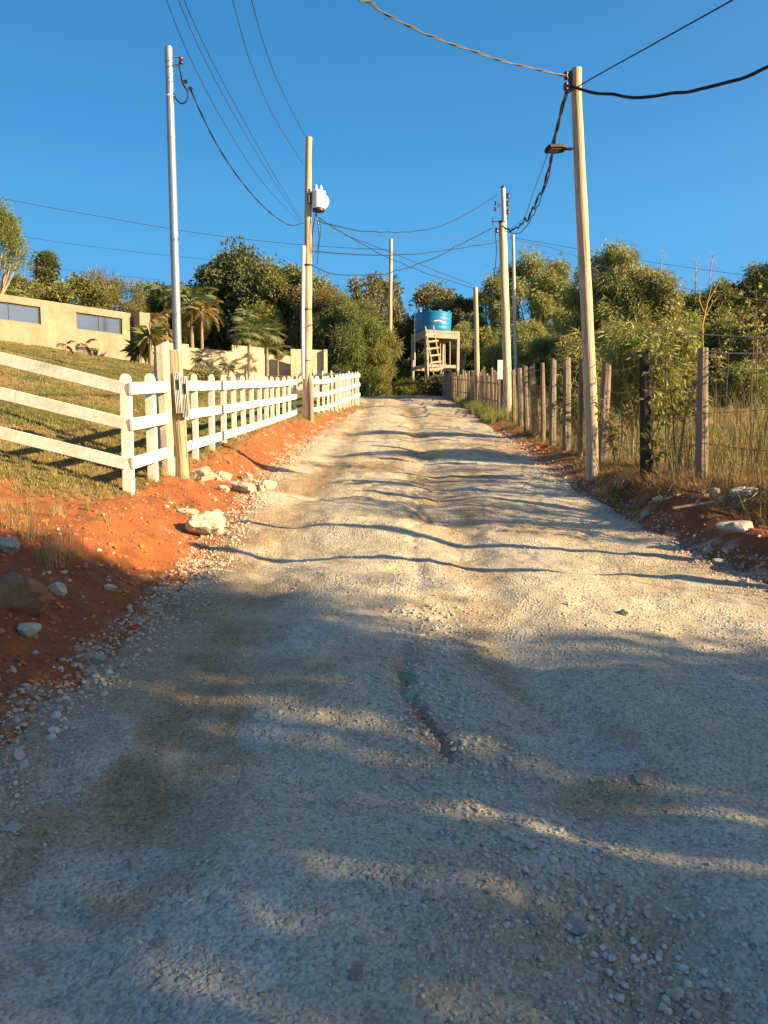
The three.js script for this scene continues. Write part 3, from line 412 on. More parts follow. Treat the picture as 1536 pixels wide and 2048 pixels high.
// ------------------------------------------------------------------ right hand fence: rough posts and wires
function slabPost(w, t, h, seed, taper = 0.8) {                      // split timber: uneven section, slight twist, slanted top
  const r = rngOf(seed), ns = 8, rows = 9, sec = []; for (let k = 0; k < ns; k++) { const a = (k + 0.5) / ns * Math.PI * 2, c = Math.cos(a), s = Math.sin(a), q = 1 / Math.max(Math.abs(c), Math.abs(s)); sec.push([c * q * w / 2 * (0.86 + 0.22 * r()), s * q * t / 2 * (0.86 + 0.22 * r())]); }
  const pos = [], uv = [], idx = [], bx = (r() - 0.5) * 0.03, tw = (r() - 0.5) * 0.3;
  for (let j = 0; j <= rows; j++) { const s = j / rows, k1 = lerp(1, taper, s), a = tw * s; for (let k = 0; k <= ns; k++) { const [x0, z0] = sec[k % ns], n = 1 + 0.10 * vn(k % ns * 1.3 + seed, s * 5 + seed); const x = (x0 * Math.cos(a) - z0 * Math.sin(a)) * k1 * n + bx * Math.sin(s * 3.1), z = (x0 * Math.sin(a) + z0 * Math.cos(a)) * k1 * n; pos.push(x, s * h + (j === rows ? x0 * 0.5 * (seed % 3 - 1) : 0), z); uv.push(k / ns, s * h * 0.5 + seed * 0.13); } }
  for (let j = 0; j < rows; j++) for (let k = 0; k < ns; k++) { const a = j * (ns + 1) + k, b = a + ns + 1; idx.push(a, b, a + 1, a + 1, b, b + 1); }
  const c = pos.length / 3; pos.push(0, h + 0.005, 0); uv.push(0.5, 0.5); for (let k = 0; k < ns; k++) idx.push(c, rows * (ns + 1) + k + 1, rows * (ns + 1) + k);
  const g = new THREE.BufferGeometry(); g.setAttribute('position', new THREE.Float32BufferAttribute(pos, 3)); g.setAttribute('uv', new THREE.Float32BufferAttribute(uv, 2)); g.setIndex(idx); const q = g.toNonIndexed(); q.computeVertexNormals(); return q;
}
const posts = [];
[ // label, px of foot, distance, px top, py top, width, thickness, material
  ['sturdy weathered fence post, rightmost one in the picture', 1402, 8.35, 1406, 696, 0.135, 0.12, M.grey],
  ['dark tarred fence post wrapped in climbing leaves', 1293, 9.15, 1290, 705, 0.17, 0.13, M.charred],
  ['leaning grey fence post right behind the lamp pole', 1204, 11.6, 1214, 727, 0.17, 0.13, M.grey],
  ['slim fence post mostly hidden by the left side of the lamp pole', 1161, 12.6, 1163, 718, 0.09, 0.09, M.brownPost],
  ['broad flat-topped fence stake, first left of the lamp pole', 1133, 14.0, 1134, 719, 0.17, 0.07, M.grey],
  ['narrow pointed fence stake, second left of the lamp pole', 1106, 15.0, 1107, 718, 0.14, 0.07, M.grey],
  ['thin fence stake, third left of the lamp pole', 1086, 15.8, 1085, 726, 0.10, 0.07, M.brownPost],
  ['wide crooked fence stake, fourth left of the lamp pole', 1071, 16.9, 1063, 730, 0.18, 0.08, M.brownPost],
  ['grey fence stake, fifth left of the lamp pole', 1053, 18.2, 1050, 731, 0.13, 0.07, M.brownPost],
  ['pale grey fence stake, sixth left of the lamp pole', 1041, 19.6, 1038, 736, 0.16, 0.07, M.grey],
  ['brown fence stake just right of the second pole', 1028, 21.2, 1026, 740, 0.14, 0.07, M.brownPost],
  ['first fence post past the right edge of the view', 1800, 5.75, 1806, 480, 0.14, 0.12, M.grey],
  ['second fence post past the right edge of the view', 2010, 4.85, 2018, 395, 0.14, 0.13, M.grey],
].forEach(([label, px, d, px2, py2, w, t, mat], k) => {
  const b = onGround(px, d), e = at(px2, py2, d).sub(b), g = thing('fence_post', label, 'fence post', b, 0, 'rough posts of the right fence');
  const m = part('timber', slabPost(w, t, e.length() + 0.3, 100 + k), mat, g); m.quaternion.setFromUnitVectors(V(0, 1, 0), e.clone().normalize()); m.position.copy(e.clone().normalize().multiplyScalar(-0.3)); posts.push([b, e]);
  for (const f of [0.35, 0.62, 0.9]) { const s = part('wire_staple', tube([V(-0.012, 0, 0), V(-0.008, 0, 0.02), V(0.008, 0, 0.02), V(0.012, 0, 0)], 0.003, 5), M.rust, g); s.position.copy(e.clone().multiplyScalar(f)); s.position.z += t * 0.45; }
});
{ // strands of barbed wire from post to post
  const order = [12, 11, 0, 1, 2, 4, 7, 10];
  [['lowest', 0.3], ['second lowest', 0.52], ['second highest', 0.73], ['highest', 0.93]].forEach(([which, f], k) => {
    const pts = order.map((i) => posts[i][0].clone().add(posts[i][1].clone().multiplyScalar(f)).add(V(-0.02, 0, 0.06))), c = []; for (let i = 0; i < pts.length - 1; i++) for (let q = 0; q < 6; q++) { const t = q / 6, p = pts[i].clone().lerp(pts[i + 1], t); p.y -= 0.05 * Math.sin(Math.PI * t); c.push(p); } c.push(pts[pts.length - 1]);
    const list = [tube(c, 0.0035, 5)]; for (let i = 2; i < c.length; i++) for (let b = 0; b < 3; b++) { const p = c[i - 1].clone().lerp(c[i], b / 3); list.push(tube([p.clone().add(V(-0.012, -0.016, 0.01)), p, p.clone().add(V(0.012, 0.016, -0.01))], 0.002, 4)); }
    const m = part('barbed_wire', join(list), M.rust, scene); tag(m, `${which} barbed wire strand of the right hand fence`, 'fence wire', 'barbed wire strands');
  });
  for (const [label, ptsq] of [['pale wire running right from above the last post, upper of two', [[1310, 659, 10.5], [1400, 668, 9.2], [1536, 675, 8.2], [1640, 677, 7.6], V(4.6, 2.3, -5.7), V(4.8, 2.2, -4.8)]], ['pale wire running right from the last post top, lower of two', [[1408, 702, 8.35], [1460, 706, 7.9], [1536, 706, 7.3], [1640, 700, 6.6], V(4.25, 2.05, -5.7), V(4.6, 2.0, -4.8)]]]) cable('fence_wire', label, ptsq, 0.006, M.paleWire, { group: 'pale upper fence wires' }).userData.category = 'fence wire';
  // small far post in the field
  const b = onGround(1507, 14.2), g = thing('fence_post', 'thin pale stake standing alone in the dry grass field', 'fence post', b, 0, 'rough posts of the right fence'); part('timber', slabPost(0.06, 0.06, 1.15, 205), M.pole, g).position.y = -0.15;
}
{ // grey palisade beyond the second pole
  const g = thing('stake_fence', 'close-set grey palisade of thin stakes left of the second pole', 'fence', onGround(960, 30)), r = rngOf(61), b0 = g.position.clone(), geos = [0, 1, 2, 3, 4].map((k) => slabPost(0.10, 0.05, 1.7, 300 + k, 0.9));
  for (let k = 0; k < 58; k++) { const s = k / 57, px = lerp(1002, 886, s), d = lerp(24.6, 43, Math.pow(s, 1.15)), p = onGround(px, d), m = part('stake', geos[k % 5], r() < 0.35 ? M.grey : M.brownPost, g); m.position.copy(p).sub(b0); m.position.y -= 0.2; m.scale.set(0.7 + 0.6 * r(), 0.85 + 0.2 * r(), 1); m.rotation.set((r() - 0.5) * 0.08, (r() - 0.5) * 0.6, (r() - 0.5) * 0.1); }
  for (const y of [0.5, 1.1]) part('cross_rail', tube([24.6, 30, 36, 43].map((d, k) => onGround([1002, 964, 925, 886][k], d).add(V(0.03, y, 0.05)).sub(b0)), 0.022, 6), M.grey, g);
}

// ------------------------------------------------------------------ house, garden wall, water tower
{
  const A = V(-12.1, 4.2, -36), turn = Math.atan2(-0.753, -0.657), h = thing('house', 'low cream plastered house with long mirrored windows on the lawn slope', 'house', A, turn);
  const W = 13, TOP = 8.08 - 4.3;
  const wall = new THREE.Shape(); wall.moveTo(0, 0); wall.lineTo(W, 0); wall.lineTo(W, TOP); wall.lineTo(0, TOP); wall.closePath();
  const win = [[0.45, 2.69, 2.72, 3.47], [4.29, 6.9, 2.72, 3.47], [8.2, 10.6, 2.72, 3.47]];
  const hole = (x0, x1, y0, y1) => { const p = new THREE.Path(); p.moveTo(x0, y0); p.lineTo(x0, y1); p.lineTo(x1, y1); p.lineTo(x1, y0); p.closePath(); wall.holes.push(p); };
  win.forEach((w) => hole(...w)); hole(1.77, 2.80, 0.7, 1.94);
  const wg = new THREE.ExtrudeGeometry(wall, { depth: 0.22, bevelEnabled: false }); { const uv = wg.attributes.uv; for (let i = 0; i < uv.count; i++) uv.setXY(i, uv.getX(i) * 0.3, uv.getY(i) * 0.3); } part('front_wall', wg, M.plaster, h);
  const small = (g) => { const uv = g.attributes.uv; for (let i = 0; i < uv.count; i++) uv.setXY(i, uv.getX(i) * 0.3, uv.getY(i) * 0.3); return g; };
  part('end_wall', small(box(0.22, TOP, 7, 0.11, TOP / 2, 3.73)), M.plaster, h); part('end_wall', small(box(0.22, TOP, 7, W - 0.11, TOP / 2, 3.73)), M.plaster, h); part('back_wall', small(box(W, TOP, 0.22, W / 2, TOP / 2, 7.34)), M.plaster, h);
  part('roof', small(box(W - 0.5, 0.18, 6.98, W / 2, TOP - 0.2, 3.71)), M.roof, h); part('floor', box(W - 0.5, 0.1, 6.98, W / 2, 0.3, 3.71), M.roof, h);
  part('wing_wall', small(box(0.55, TOP + 0.03, 0.9, -0.42, TOP / 2, -0.1)), M.plaster, h);
  for (const [x0, x1, y0, y1] of win) {
    const w = part('window', join([box(x1 - x0, 0.05, 0.08, 0, (y1 - y0) / 2 - 0.025, 0), box(x1 - x0, 0.05, 0.08, 0, -(y1 - y0) / 2 + 0.025, 0), box(0.05, y1 - y0 - 0.1, 0.08, -(x1 - x0) / 2 + 0.025, 0, 0), box(0.05, y1 - y0 - 0.1, 0.08, (x1 - x0) / 2 - 0.025, 0, 0)]), M.frame, h); w.position.set((x0 + x1) / 2, (y0 + y1) / 2, 0.13);
    const n = 2; for (let k = 0; k < n; k++) { const p = part('pane', box((x1 - x0 - 0.11) / n - 0.01, y1 - y0 - 0.11, 0.012), M.pane, w); p.position.set(((k + 0.5) / n - 0.5) * (x1 - x0 - 0.1), 0, 0.01 * (k % 2)); p.rotation.y = k ? 0.004 : -0.004; }
  }
  const dr = part('low_opening', join([box(1.03, 0.05, 0.1, 2.285, 1.91, 0.12), box(0.05, 1.2, 0.1, 1.8, 1.29, 0.12), box(0.05, 1.2, 0.1, 2.77, 1.29, 0.12)]), M.frame, h); part('door_leaf', box(0.92, 1.2, 0.03, 2.285, 1.29, 0.17), M.frame, dr);
  const vent = part('roof_vent', new THREE.LatheGeometry([[0, 0.25], [0.16, 0.2], [0.2, 0.1], [0.14, 0], [0, 0]].map(([x, y]) => new THREE.Vector2(x, y)), 12), M.whiteMetal, h); vent.position.set(2.3, TOP - 0.1, 1.0);
}
{
  const g = thing('garden_wall', 'stepped cream garden wall at the top of the lawn', 'wall', onGround(470, 40)), o = g.position.clone();
  const seg = [[286, 376, 687, 686], [376, 463, 697, 703], [463, 527, 690, 698], [527, 582, 709, 714]], dAt = (px) => lerp(37.6, 42.2, (px - 286) / 296);
  seg.forEach(([a, b, ya, yb]) => {
    const A = at(a, ya, dAt(a)), B = at(b, yb, dAt(b)), base = Math.min(groundY(A.x, -A.z), groundY(B.x, -B.z)) - 0.4, L = Math.hypot(B.x - A.x, B.z - A.z), h = (A.y + B.y) / 2 - base;
    const q = box(L, h, 0.16, 0, h / 2, 0), uv = q.attributes.uv; for (let i = 0; i < uv.count; i++) uv.setXY(i, uv.getX(i) * 0.3 + a, uv.getY(i) * 0.3); const m = part('wall_panel', q, M.wallPaint, g); m.position.set((A.x + B.x) / 2, base, (A.z + B.z) / 2).sub(o); m.rotation.y = Math.atan2(-(B.z - A.z), B.x - A.x);
    const c = part('coping', box(L, 0.03, 0.2, 0, h + 0.015, 0), M.wallPaint, g); c.position.copy(m.position); c.rotation.copy(m.rotation);
  });
  const P = thing('gate_wall', 'plain beige wall slab standing behind the far end of the white fence', 'wall', onGround(614, 41.2)), A = at(581, 703, 41.0), B = at(645, 696, 41.5), L = Math.hypot(B.x - A.x, B.z - A.z), base = P.position.y - 0.5, h = (A.y + B.y) / 2 - base, m = part('slab', box(L, h, 0.2, 0, h / 2, 0), M.wallPaint, P);
  m.position.set((A.x + B.x) / 2, base, (A.z + B.z) / 2).sub(P.position); m.rotation.y = Math.atan2(-(B.z - A.z), B.x - A.x); const e = part('end_pillar', box(0.2, h + 0.02, 0.5, L / 2 + 0.1, h / 2, 0.1), M.wallPaint, P); e.position.copy(m.position); e.rotation.y = m.rotation.y;
  // garden bench
  const b = onGround(556, 37), k = thing('garden_bench', 'low reddish plank bench on the lawn before the garden wall', 'bench', b, -0.12); part('seat', cbox(1.15, 0.05, 0.36, 0.008), M.plank, k).position.y = 0.42; part('rail', box(1.0, 0.1, 0.03, 0, 0.34, 0.14), M.plank, k);
  for (const x of [-0.5, 0.5]) for (const z of [-0.13, 0.13]) part('leg', box(0.05, 0.44, 0.05, x, 0.2, z), M.plank, k);
}
{
  const C0 = V(2.66, surfY(3.6, 49) - 0.1, -48), t = thing('water_tower', 'concrete frame tower with a ladder of pale rungs under the blue tank', 'tower', C0, 0.358), top = at(860, 659, 48).y - C0.y, S = 2.42;
  const col = (x, z) => part('column', box(0.17, top - 0.3, 0.17, x, (top - 0.3) / 2, z), M.concrete, t); for (const x of [0.09, S - 0.09]) for (const z of [-0.09, -S + 0.09]) col(x, z);
  for (const [x, z, lean] of [[1.25, -0.5, 0.03], [1.6, -0.9, -0.04], [1.85, -0.3, 0.02], [2.05, -1.5, 0.03], [0.7, -1.2, -0.02], [1.0, -1.9, 0.04]]) part('prop_pole', tube([V(x, -0.1, z), V(x + lean, (top - 0.6) / 2, z), V(x, top - 0.45, z)], 0.035, 7), M.pole, t);
  part('deck', box(S, 0.14, S, S / 2, top - 0.07, -S / 2), M.concrete, t);
  for (const z of [-0.12, -S + 0.12]) { part('deck_beam', box(S - 0.006, 0.34, 0.19, S / 2, top - 0.31, z), M.concrete, t); part('tie_beam', box(S - 0.36, 0.2, 0.14, S / 2, top * 0.46, z), M.concrete, t); }
  for (const x of [0.12, S - 0.12]) { part('deck_beam', box(0.19, 0.34, S - 0.5, x, top - 0.31, -S / 2), M.concrete, t); part('tie_beam', box(0.14, 0.2, S - 0.36, x, top * 0.46, -S / 2), M.concrete, t); }
  const lad = thing('wooden_ladder', 'leaning ladder of wide pale boards against the water tower', 'ladder', C0.clone().add(V(0.75, -0.15, 0.55)), 0.358), H = top + 0.35; lad.rotation.z = 0.19; lad.rotation.x = -0.10;
  for (const x of [0, 0.56]) part('ladder_side', box(0.08, H, 0.06, x, H / 2, 0), M.log, lad); for (let k = 0; k < 9; k++) part('rung', box(0.78, 0.11, 0.04, 0.28 + 0.05 * (k % 2), 0.45 + k * 0.44, 0.055), M.pole, lad);
  const ctr = V(S * 0.45, top, -S / 2).applyAxisAngle(V(0, 1, 0), 0.358).add(C0), tk = thing('water_tank', 'round blue plastic water tank with a white stripe on the concrete tower', 'water tank', ctr, 0);
  const pr = [[0, 0], [1.08, 0], [1.12, 0.04]]; for (let k = 0; k < 4; k++) { const y = 0.08 + k * 0.28; pr.push([1.13 + k * 0.012, y], [1.15 + k * 0.012, y + 0.1], [1.14 + k * 0.012, y + 0.2]); } pr.push([1.2, 1.17], [1.2, 1.22], [1.05, 1.26], [0.5, 1.34], [0, 1.36]); part('tank_body', new THREE.LatheGeometry(pr.map(([x, y]) => new THREE.Vector2(x, y)), 40), M.tank, tk);
  for (let k = 0; k < 10; k++) { const a = k / 10 * Math.PI * 2, c = part('lid_clip', cbox(0.22, 0.13, 0.1, 0.02), M.tank, tk); c.position.set(Math.cos(a) * 1.15, 1.2, Math.sin(a) * 1.15); c.rotation.y = -a + Math.PI / 2; }
  const sw = []; for (let k = 0; k <= 10; k++) { const a = 1.72 - k * 0.055; sw.push(V(Math.cos(a) * 1.168, 0.52 + 0.09 * Math.sin(k / 10 * 2.4), Math.sin(a) * 1.168)); } part('painted_swoosh', tube(sw, [0.01, 0.03, 0.045, 0.05, 0.055, 0.055, 0.055, 0.05, 0.05, 0.045, 0.03], 6), M.pipe, tk);
  part('overflow_pipe', tube([V(-1.22, 1.15, 0.3), V(-1.24, 0.4, 0.3), V(-1.24, -0.1, 0.3), V(-1.24, -2.2, 0.3)], 0.035, 8), M.pipe, tk); part('outlet_pipe', tube([V(-1.12, 0.12, 0.35), V(-1.25, 0.14, 0.5), V(-1.3, 0.05, 0.55)], 0.05, 8), M.pipe, tk);
}
{ // small things on the far verge
  const s = thing('notice_board', 'small white board hung on the left of the second pole', 'sign', at(1000, 762, 24.3)); part('board', cbox(0.17, 0.62, 0.02, 0.004), M.whiteMetal, s).position.y = 0.05; part('post', box(0.04, 1.5, 0.04, 0, -0.5, -0.035), M.grey, s);
  const z = onGround(1086, 14.6), p = thing('plastic_scrap', 'crumpled red scrap lying at the foot of the stakes', 'litter', z); const q = new THREE.PlaneGeometry(0.3, 0.16, 8, 5); q.rotateX(-Math.PI / 2); for (let i = 0; i < q.attributes.position.count; i++) q.attributes.position.setY(i, 0.06 + 0.05 * vn(i * 0.9, 2.2)); q.computeVertexNormals(); part('sheet', q, M.rubber, p);
}

// ------------------------------------------------------------------ rocks, one by one
const rockGeos = [1, 2, 3, 4, 5, 6].map((k) => rockGeo(40 + k, 4, 0.72));
function rock(label, px, py, wpx, hpx, mat, seed, bury = 0.25, group = 'loose limestone rocks') {
  const p = groundAt(px, py), r = rngOf(seed), s = -p.z / FOCAL * 0.5, m = part('rock', rockGeos[seed % 6], mat, scene); const hx = wpx * s, hy = Math.min(hpx * s / 0.72, hx * 1.3); m.scale.set(hx, hy, hx * (0.7 + 0.3 * r())); m.rotation.set((r() - 0.5) * 0.4, r() * 6.28, (r() - 0.5) * 0.4); const cz = p.z - hx * 0.3, cy = Math.min(surfY(p.x, -cz), surfY(p.x - hx * 0.5, -cz), surfY(p.x + hx * 0.5, -cz)); m.position.set(p.x, cy + hy * 0.72 * (1 - 2 * bury) * 0.8, cz); return tag(m, label, 'rock', group);
}
rock('large pale rough boulder at the road edge below the corner post', 415, 1070, 95, 64, M.rockPale, 2, 0.18);
rock('pale rounded rock at the foot of the meter post', 402, 962, 70, 46, M.rockPale, 7, 0.2);
rock('pale lumpy rock right beside the rock at the meter post', 443, 960, 58, 34, M.rockPale, 9, 0.2);
rock('small round pale rock in front of the two rocks at the meter post', 448, 984, 26, 24, M.rockPale, 4, 0.2);
rock('flat grey rock on the road edge past the meter post', 488, 984, 66, 40, M.rockGrey, 11, 0.25);
rock('small upright grey stone standing behind the flat grey rock', 494, 960, 26, 36, M.rockGrey, 6, 0.2);
rock('low pale heap rock right of the flat grey rock', 532, 978, 70, 36, M.rockPale, 15, 0.3);
rock('low pale stone just behind the large pale boulder', 372, 1026, 60, 24, M.rockPale, 10, 0.3);
rock('small grey stone touching the top of the large pale boulder', 432, 1030, 40, 20, M.rockGrey, 12, 0.3);
rock('white angular rock at the left edge in the dry grass', 12, 1102, 62, 52, M.rockGrey, 16, 0.2);
rock('big iron-brown boulder leaning at the left edge of the bank', 28, 1214, 125, 130, M.rockBrown, 18, 0.1);
rock('white rock on the shaded red bank beside the brown boulder', 110, 1188, 58, 42, M.rockPale, 21, 0.15);
rock('small white stone on the shaded bank nearest the road', 216, 1180, 34, 24, M.rockPale, 3, 0.2);
rock('blocky white rock lying alone on the dark red bank', 55, 1268, 52, 42, M.rockPale, 22, 0.12);
rock('small pale stone in the gravel margin of the dark bank', 198, 1330, 34, 30, M.rockGrey, 23, 0.2);
rock('pale stone in the gravel margin at the far left bottom', 60, 1478, 40, 26, M.rockGrey, 27, 0.3);
rock('bright little stone on the shaded road at lower left', 265, 1736, 34, 34, M.rockPale, 24, 0.15);
rock('flat pale stone at the left edge of the shaded road', 22, 1662, 60, 22, M.rockPale, 25, 0.35);
rock('flat pale chip on the road at the lower left', 92, 1838, 46, 16, M.rockPale, 26, 0.35);
rock('small oval chip on the road left of the bottom centre', 318, 1902, 28, 16, M.rockPale, 28, 0.3);
rock('half buried pale stone at the bottom centre of the road', 715, 1960, 44, 36, M.rockGrey, 29, 0.4);
rock('small dark-shadowed stone in the sun just past the shade line', 1250, 1230, 30, 16, M.rockPale, 30, 0.2);
rock('broad pale stone set flush in the road at lower right', 1150, 1858, 90, 34, M.rockGrey, 31, 0.42);
rock('rounded pale stone left of the broad flush stone', 1068, 1845, 44, 26, M.rockPale, 32, 0.35);
rock('flat white patch stone flush in the road at right', 1290, 1565, 70, 22, M.rockGrey, 33, 0.45);
rock('white striped rock behind the rightmost fence post', 1490, 1004, 66, 48, M.rockPale, 34, 0.15);
rock('grey shaded rock at the right edge below the white one', 1482, 1058, 90, 56, M.rockGrey, 35, 0.3);
rock('white lump right beside the foot of the rightmost post', 1430, 994, 34, 24, M.rockPale, 36, 0.2);
rock('low white rock at the foot of the dark tarred post', 1326, 990, 46, 20, M.rockPale, 37, 0.25);
rock('small grey stone on the cut bank left of the rightmost post', 1294, 1032, 24, 24, M.rockGrey, 38, 0.2);
rock('grey stone at the foot of the right cut bank, upper one', 1420, 1106, 32, 24, M.rockGrey, 39, 0.2);
rock('grey stone at the foot of the right cut bank, lower one', 1440, 1130, 30, 24, M.rockGrey, 40, 0.2);

// ------------------------------------------------------------------ loose stones on and beside the road
function scatter(name, geo, mat, items, parent = scene) {            // items: [x, y, z, sx, sy, sz, rotY, tilt, colour, tiltZ]
  const m = new THREE.InstancedMesh(geo, mat, items.length), o = new THREE.Object3D(), c = new THREE.Color(); m.name = parent === scene ? numbered(name) : name; m.castShadow = m.receiveShadow = true;
  items.forEach((q, i) => { o.position.set(q[0], q[1], q[2]); o.scale.set(q[3], q[4], q[5]); o.rotation.set(q[7] ?? 0, q[6] ?? 0, q[9] ?? 0, 'YXZ'); o.updateMatrix(); m.setMatrixAt(i, o.matrix); if (q[8]) m.setColorAt(i, c.setRGB(...q[8])); });
  m.userData.kind = 'stuff'; parent.add(m); return m;
}
{
  const r = rngOf(404), chips = [0, 1, 2, 3].map((k) => { const g = rockGeo(60 + k, 1, 0.7); const q = g.toNonIndexed(); q.computeVertexNormals(); return q; });
  const white = std('stone_chip', [1, 1, 1], 0.93), lists = [[], [], [], []];
  function stone(x, d, s) { const y = surfY(x, d), w = 0.75 + 0.5 * r(), t = r(); const red = x < eL(d) + 0.1 || x > eR(d) - 0.1 ? r() * 0.5 : r() * 0.12; const c = mix3(mix3([0.60, 0.55, 0.45], [0.40, 0.35, 0.28], t), [0.42, 0.2, 0.09], red); lists[Math.floor(r() * 4)].push([x, y + s * (0.5 * r() - 0.05), -d, s * w, s, s * (0.7 + 0.5 * r()), r() * 6.28, (r() - 0.5) * 1.2, c, (r() - 0.5) * 1.2]); }
  for (let k = 0; k < 260000; k++) {                                  // on the track, thicker in patches, in the gully and along the margins
    const u = r(), d = 1.3 * Math.pow(15, u), l = eL(d) - 0.25, rr = eR(d) + 0.25, x = lerp(l, rr, r()); if (Math.abs(x) > 0.62 * d + 0.4) continue;
    const m = Math.min(x - eL(d), eR(d) - x), g = Math.exp(-(((x - gully(d) - 0.1) / 0.33) ** 2)) * (d < 5 ? 1 : 0.3), patch = sst(0.0, 0.42, fbm(x * 1.3 + 3, d * 1.1 + 8, 3)); const wv = 0.25 * vn(d * 0.22, 4.4), track = Math.exp(-(((x + 0.75 - wv) / 0.3) ** 2)) + Math.exp(-(((x - 0.92 - wv) / 0.3) ** 2)), keep = (0.16 + 0.6 * patch) * (1 - 0.85 * Math.min(1, track)) + 0.75 * g + 0.6 * (1 - sst(0, 0.4, m)); if (r() > keep * 0.62) continue;
    stone(x, d, (0.0026 + 0.011 * Math.pow(r(), 5) * (0.6 + 0.75 * g + 0.8 * (1 - sst(0, 0.4, m)))) * (1 + d * 0.035));
  }
  for (let k = 0; k < 2600; k++) { const left = r() < 0.6, d = 1.6 + 16 * Math.pow(r(), 1.5), x = left ? eL(d) + 0.15 - 1.3 * Math.pow(r(), 2.4) : eR(d) - 0.12 + 0.9 * Math.pow(r(), 2.2); stone(x, d, 0.004 + 0.03 * Math.pow(r(), 5)); }
  const clods = []; for (let k = 0; k < 9000; k++) { const left = r() < 0.72, d = 2 + 20 * Math.pow(r(), 1.6), x = left ? eL(d) - 0.02 - 1.5 * Math.pow(r(), 1.2) : eR(d) + 0.8 * Math.pow(r(), 1.3); if (left && d > 8.2 && x < fenceX(d) - 0.1) continue; const s = 0.005 + 0.026 * Math.pow(r(), 4), v = 0.7 + 0.5 * r(); clods.push([x, surfY(x, d) + s * 0.15, -d, s * (0.8 + 0.5 * r()), s, s, r() * 6.28, (r() - 0.5), [0.46 * v, 0.15 * v, 0.042 * v], (r() - 0.5)]); }
  tag(scatter('soil_clods', chips[1], white, clods), 'crumbly red soil clods on the banks', 'soil');
  const pts = ['fine crushed stone lying loose on the road', 'scattered pale stone chips on the road', 'loose angular gravel along the road and margins', 'small broken limestone pieces on the track'];
  lists.forEach((l, k) => tag(scatter('loose_gravel', chips[k], white, l), pts[k], 'gravel'));
  console.log('stones', lists.reduce((a, l) => a + l.length, 0));
}

// ------------------------------------------------------------------ foliage builders
function leafSpray(n, len, wid, R, seed, droop = 0, fold = 0.25) {    // n blades in a ball of radius R
  const r = rngOf(seed), pos = [];
  for (let k = 0; k < n; k++) {
    const dir = V(r() * 2 - 1, r() * 2 - 1, r() * 2 - 1).normalize(), c = dir.clone().multiplyScalar(R * Math.cbrt(r())); const a = dir.clone().lerp(V(r() - 0.5, -1, r() - 0.5), droop).add(V((r() - 0.5) * 0.8, (r() - 0.5) * 0.8, (r() - 0.5) * 0.8)).normalize(), side = V(r() - 0.5, r() - 0.5, r() - 0.5).cross(a).normalize(), up = side.clone().cross(a), L = len * (0.7 + 0.6 * r()), W = wid * (0.7 + 0.6 * r()) / 2;
    const p0 = c, p1 = c.clone().addScaledVector(a, L * 0.45).addScaledVector(side, W).addScaledVector(up, W * fold), p2 = c.clone().addScaledVector(a, L).addScaledVector(up, -L * 0.12), p3 = c.clone().addScaledVector(a, L * 0.45).addScaledVector(side, -W).addScaledVector(up, W * fold);
    for (const p of [p0, p1, p2, p0, p2, p3]) pos.push(p.x, p.y, p.z);
  }
  const g = new THREE.BufferGeometry(); g.setAttribute('position', new THREE.Float32BufferAttribute(pos, 3)); g.computeVertexNormals(); return g;
}
const SPRAY = {
  broad: leafSpray(26, 0.16, 0.085, 0.34, 1, 0.1), fine: leafSpray(40, 0.12, 0.04, 0.34, 2, 0.1), euc: leafSpray(34, 0.25, 0.036, 0.32, 3, 0.4), eucNear: leafSpray(30, 0.17, 0.02, 0.24, 4, 0.55), dark: leafSpray(30, 0.17, 0.10, 0.36, 5, 0.0), bamboo: leafSpray(34, 0.24, 0.035, 0.36, 6, 0.45), twig: leafSpray(26, 0.34, 0.012, 0.3, 7, -0.2), vine: leafSpray(16, 0.075, 0.05, 0.12, 8, 0.2), far: leafSpray(22, 0.24, 0.15, 0.42, 9, 0.05),
};
const LEAF = { broad: F.broad, fine: F.olive, euc: F.euc, eucNear: F.euc, dark: F.dark, bamboo: F.bamboo, twig: F.dry, vine: F.broad, far: F.dark };
function crown(parent, lobes, n, kind, size, seed, o = {}) {
  const r = rngOf(seed), items = [], wts = lobes.map((l) => Math.pow(l.r.x * l.r.y * l.r.z, 0.7)), sum = wts.reduce((a, b) => a + b, 0);
  for (let k = 0; k < n; k++) {
    let t = r() * sum, i = 0; while (t > wts[i] && i < wts.length - 1) t -= wts[i++]; const L = lobes[i], dir = V(r() * 2 - 1, r() * 2 - 1, r() * 2 - 1); if (dir.lengthSq() > 1 || dir.lengthSq() < 0.01) { k--; continue; } dir.normalize();
    const lump = 0.72 + 0.85 * n3(dir.x * 3.1 + i * 3.7 + seed, dir.y * 3.1, dir.z * 3.1), rad = Math.pow(r(), o.shell ?? 0.45) * lump * (r() < 0.1 ? 1.3 : 1), p = L.c.clone().add(V(dir.x * L.r.x * rad, dir.y * L.r.y * rad, dir.z * L.r.z * rad)); if (p.y < (o.floor ?? 0.1)) continue;
    if (o.gaps && o.gaps.some(([q, rr]) => { const e = p.clone().add(parent.position).sub(q), t = e.dot(sunDir); return e.addScaledVector(sunDir, -t).length() < rr * 0.55 + 0.13 * size + 0.05 * (r() - 0.5); })) continue;
    const s = size * (0.65 + 0.7 * r()), v = 0.72 + 0.6 * r(), w = r() - 0.5; items.push([p.x, p.y, p.z, s, s, s, r() * 6.28, (r() - 0.5) * (o.tip ?? 1.4), [v * (1 + 0.35 * w + (o.warm ?? 0)), v, v * (1 - 0.4 * w)], (r() - 0.5) * (o.tip ?? 1.4)]);
  }
  return scatter('crown', SPRAY[kind], o.mat ?? LEAF[kind], items, parent);
}
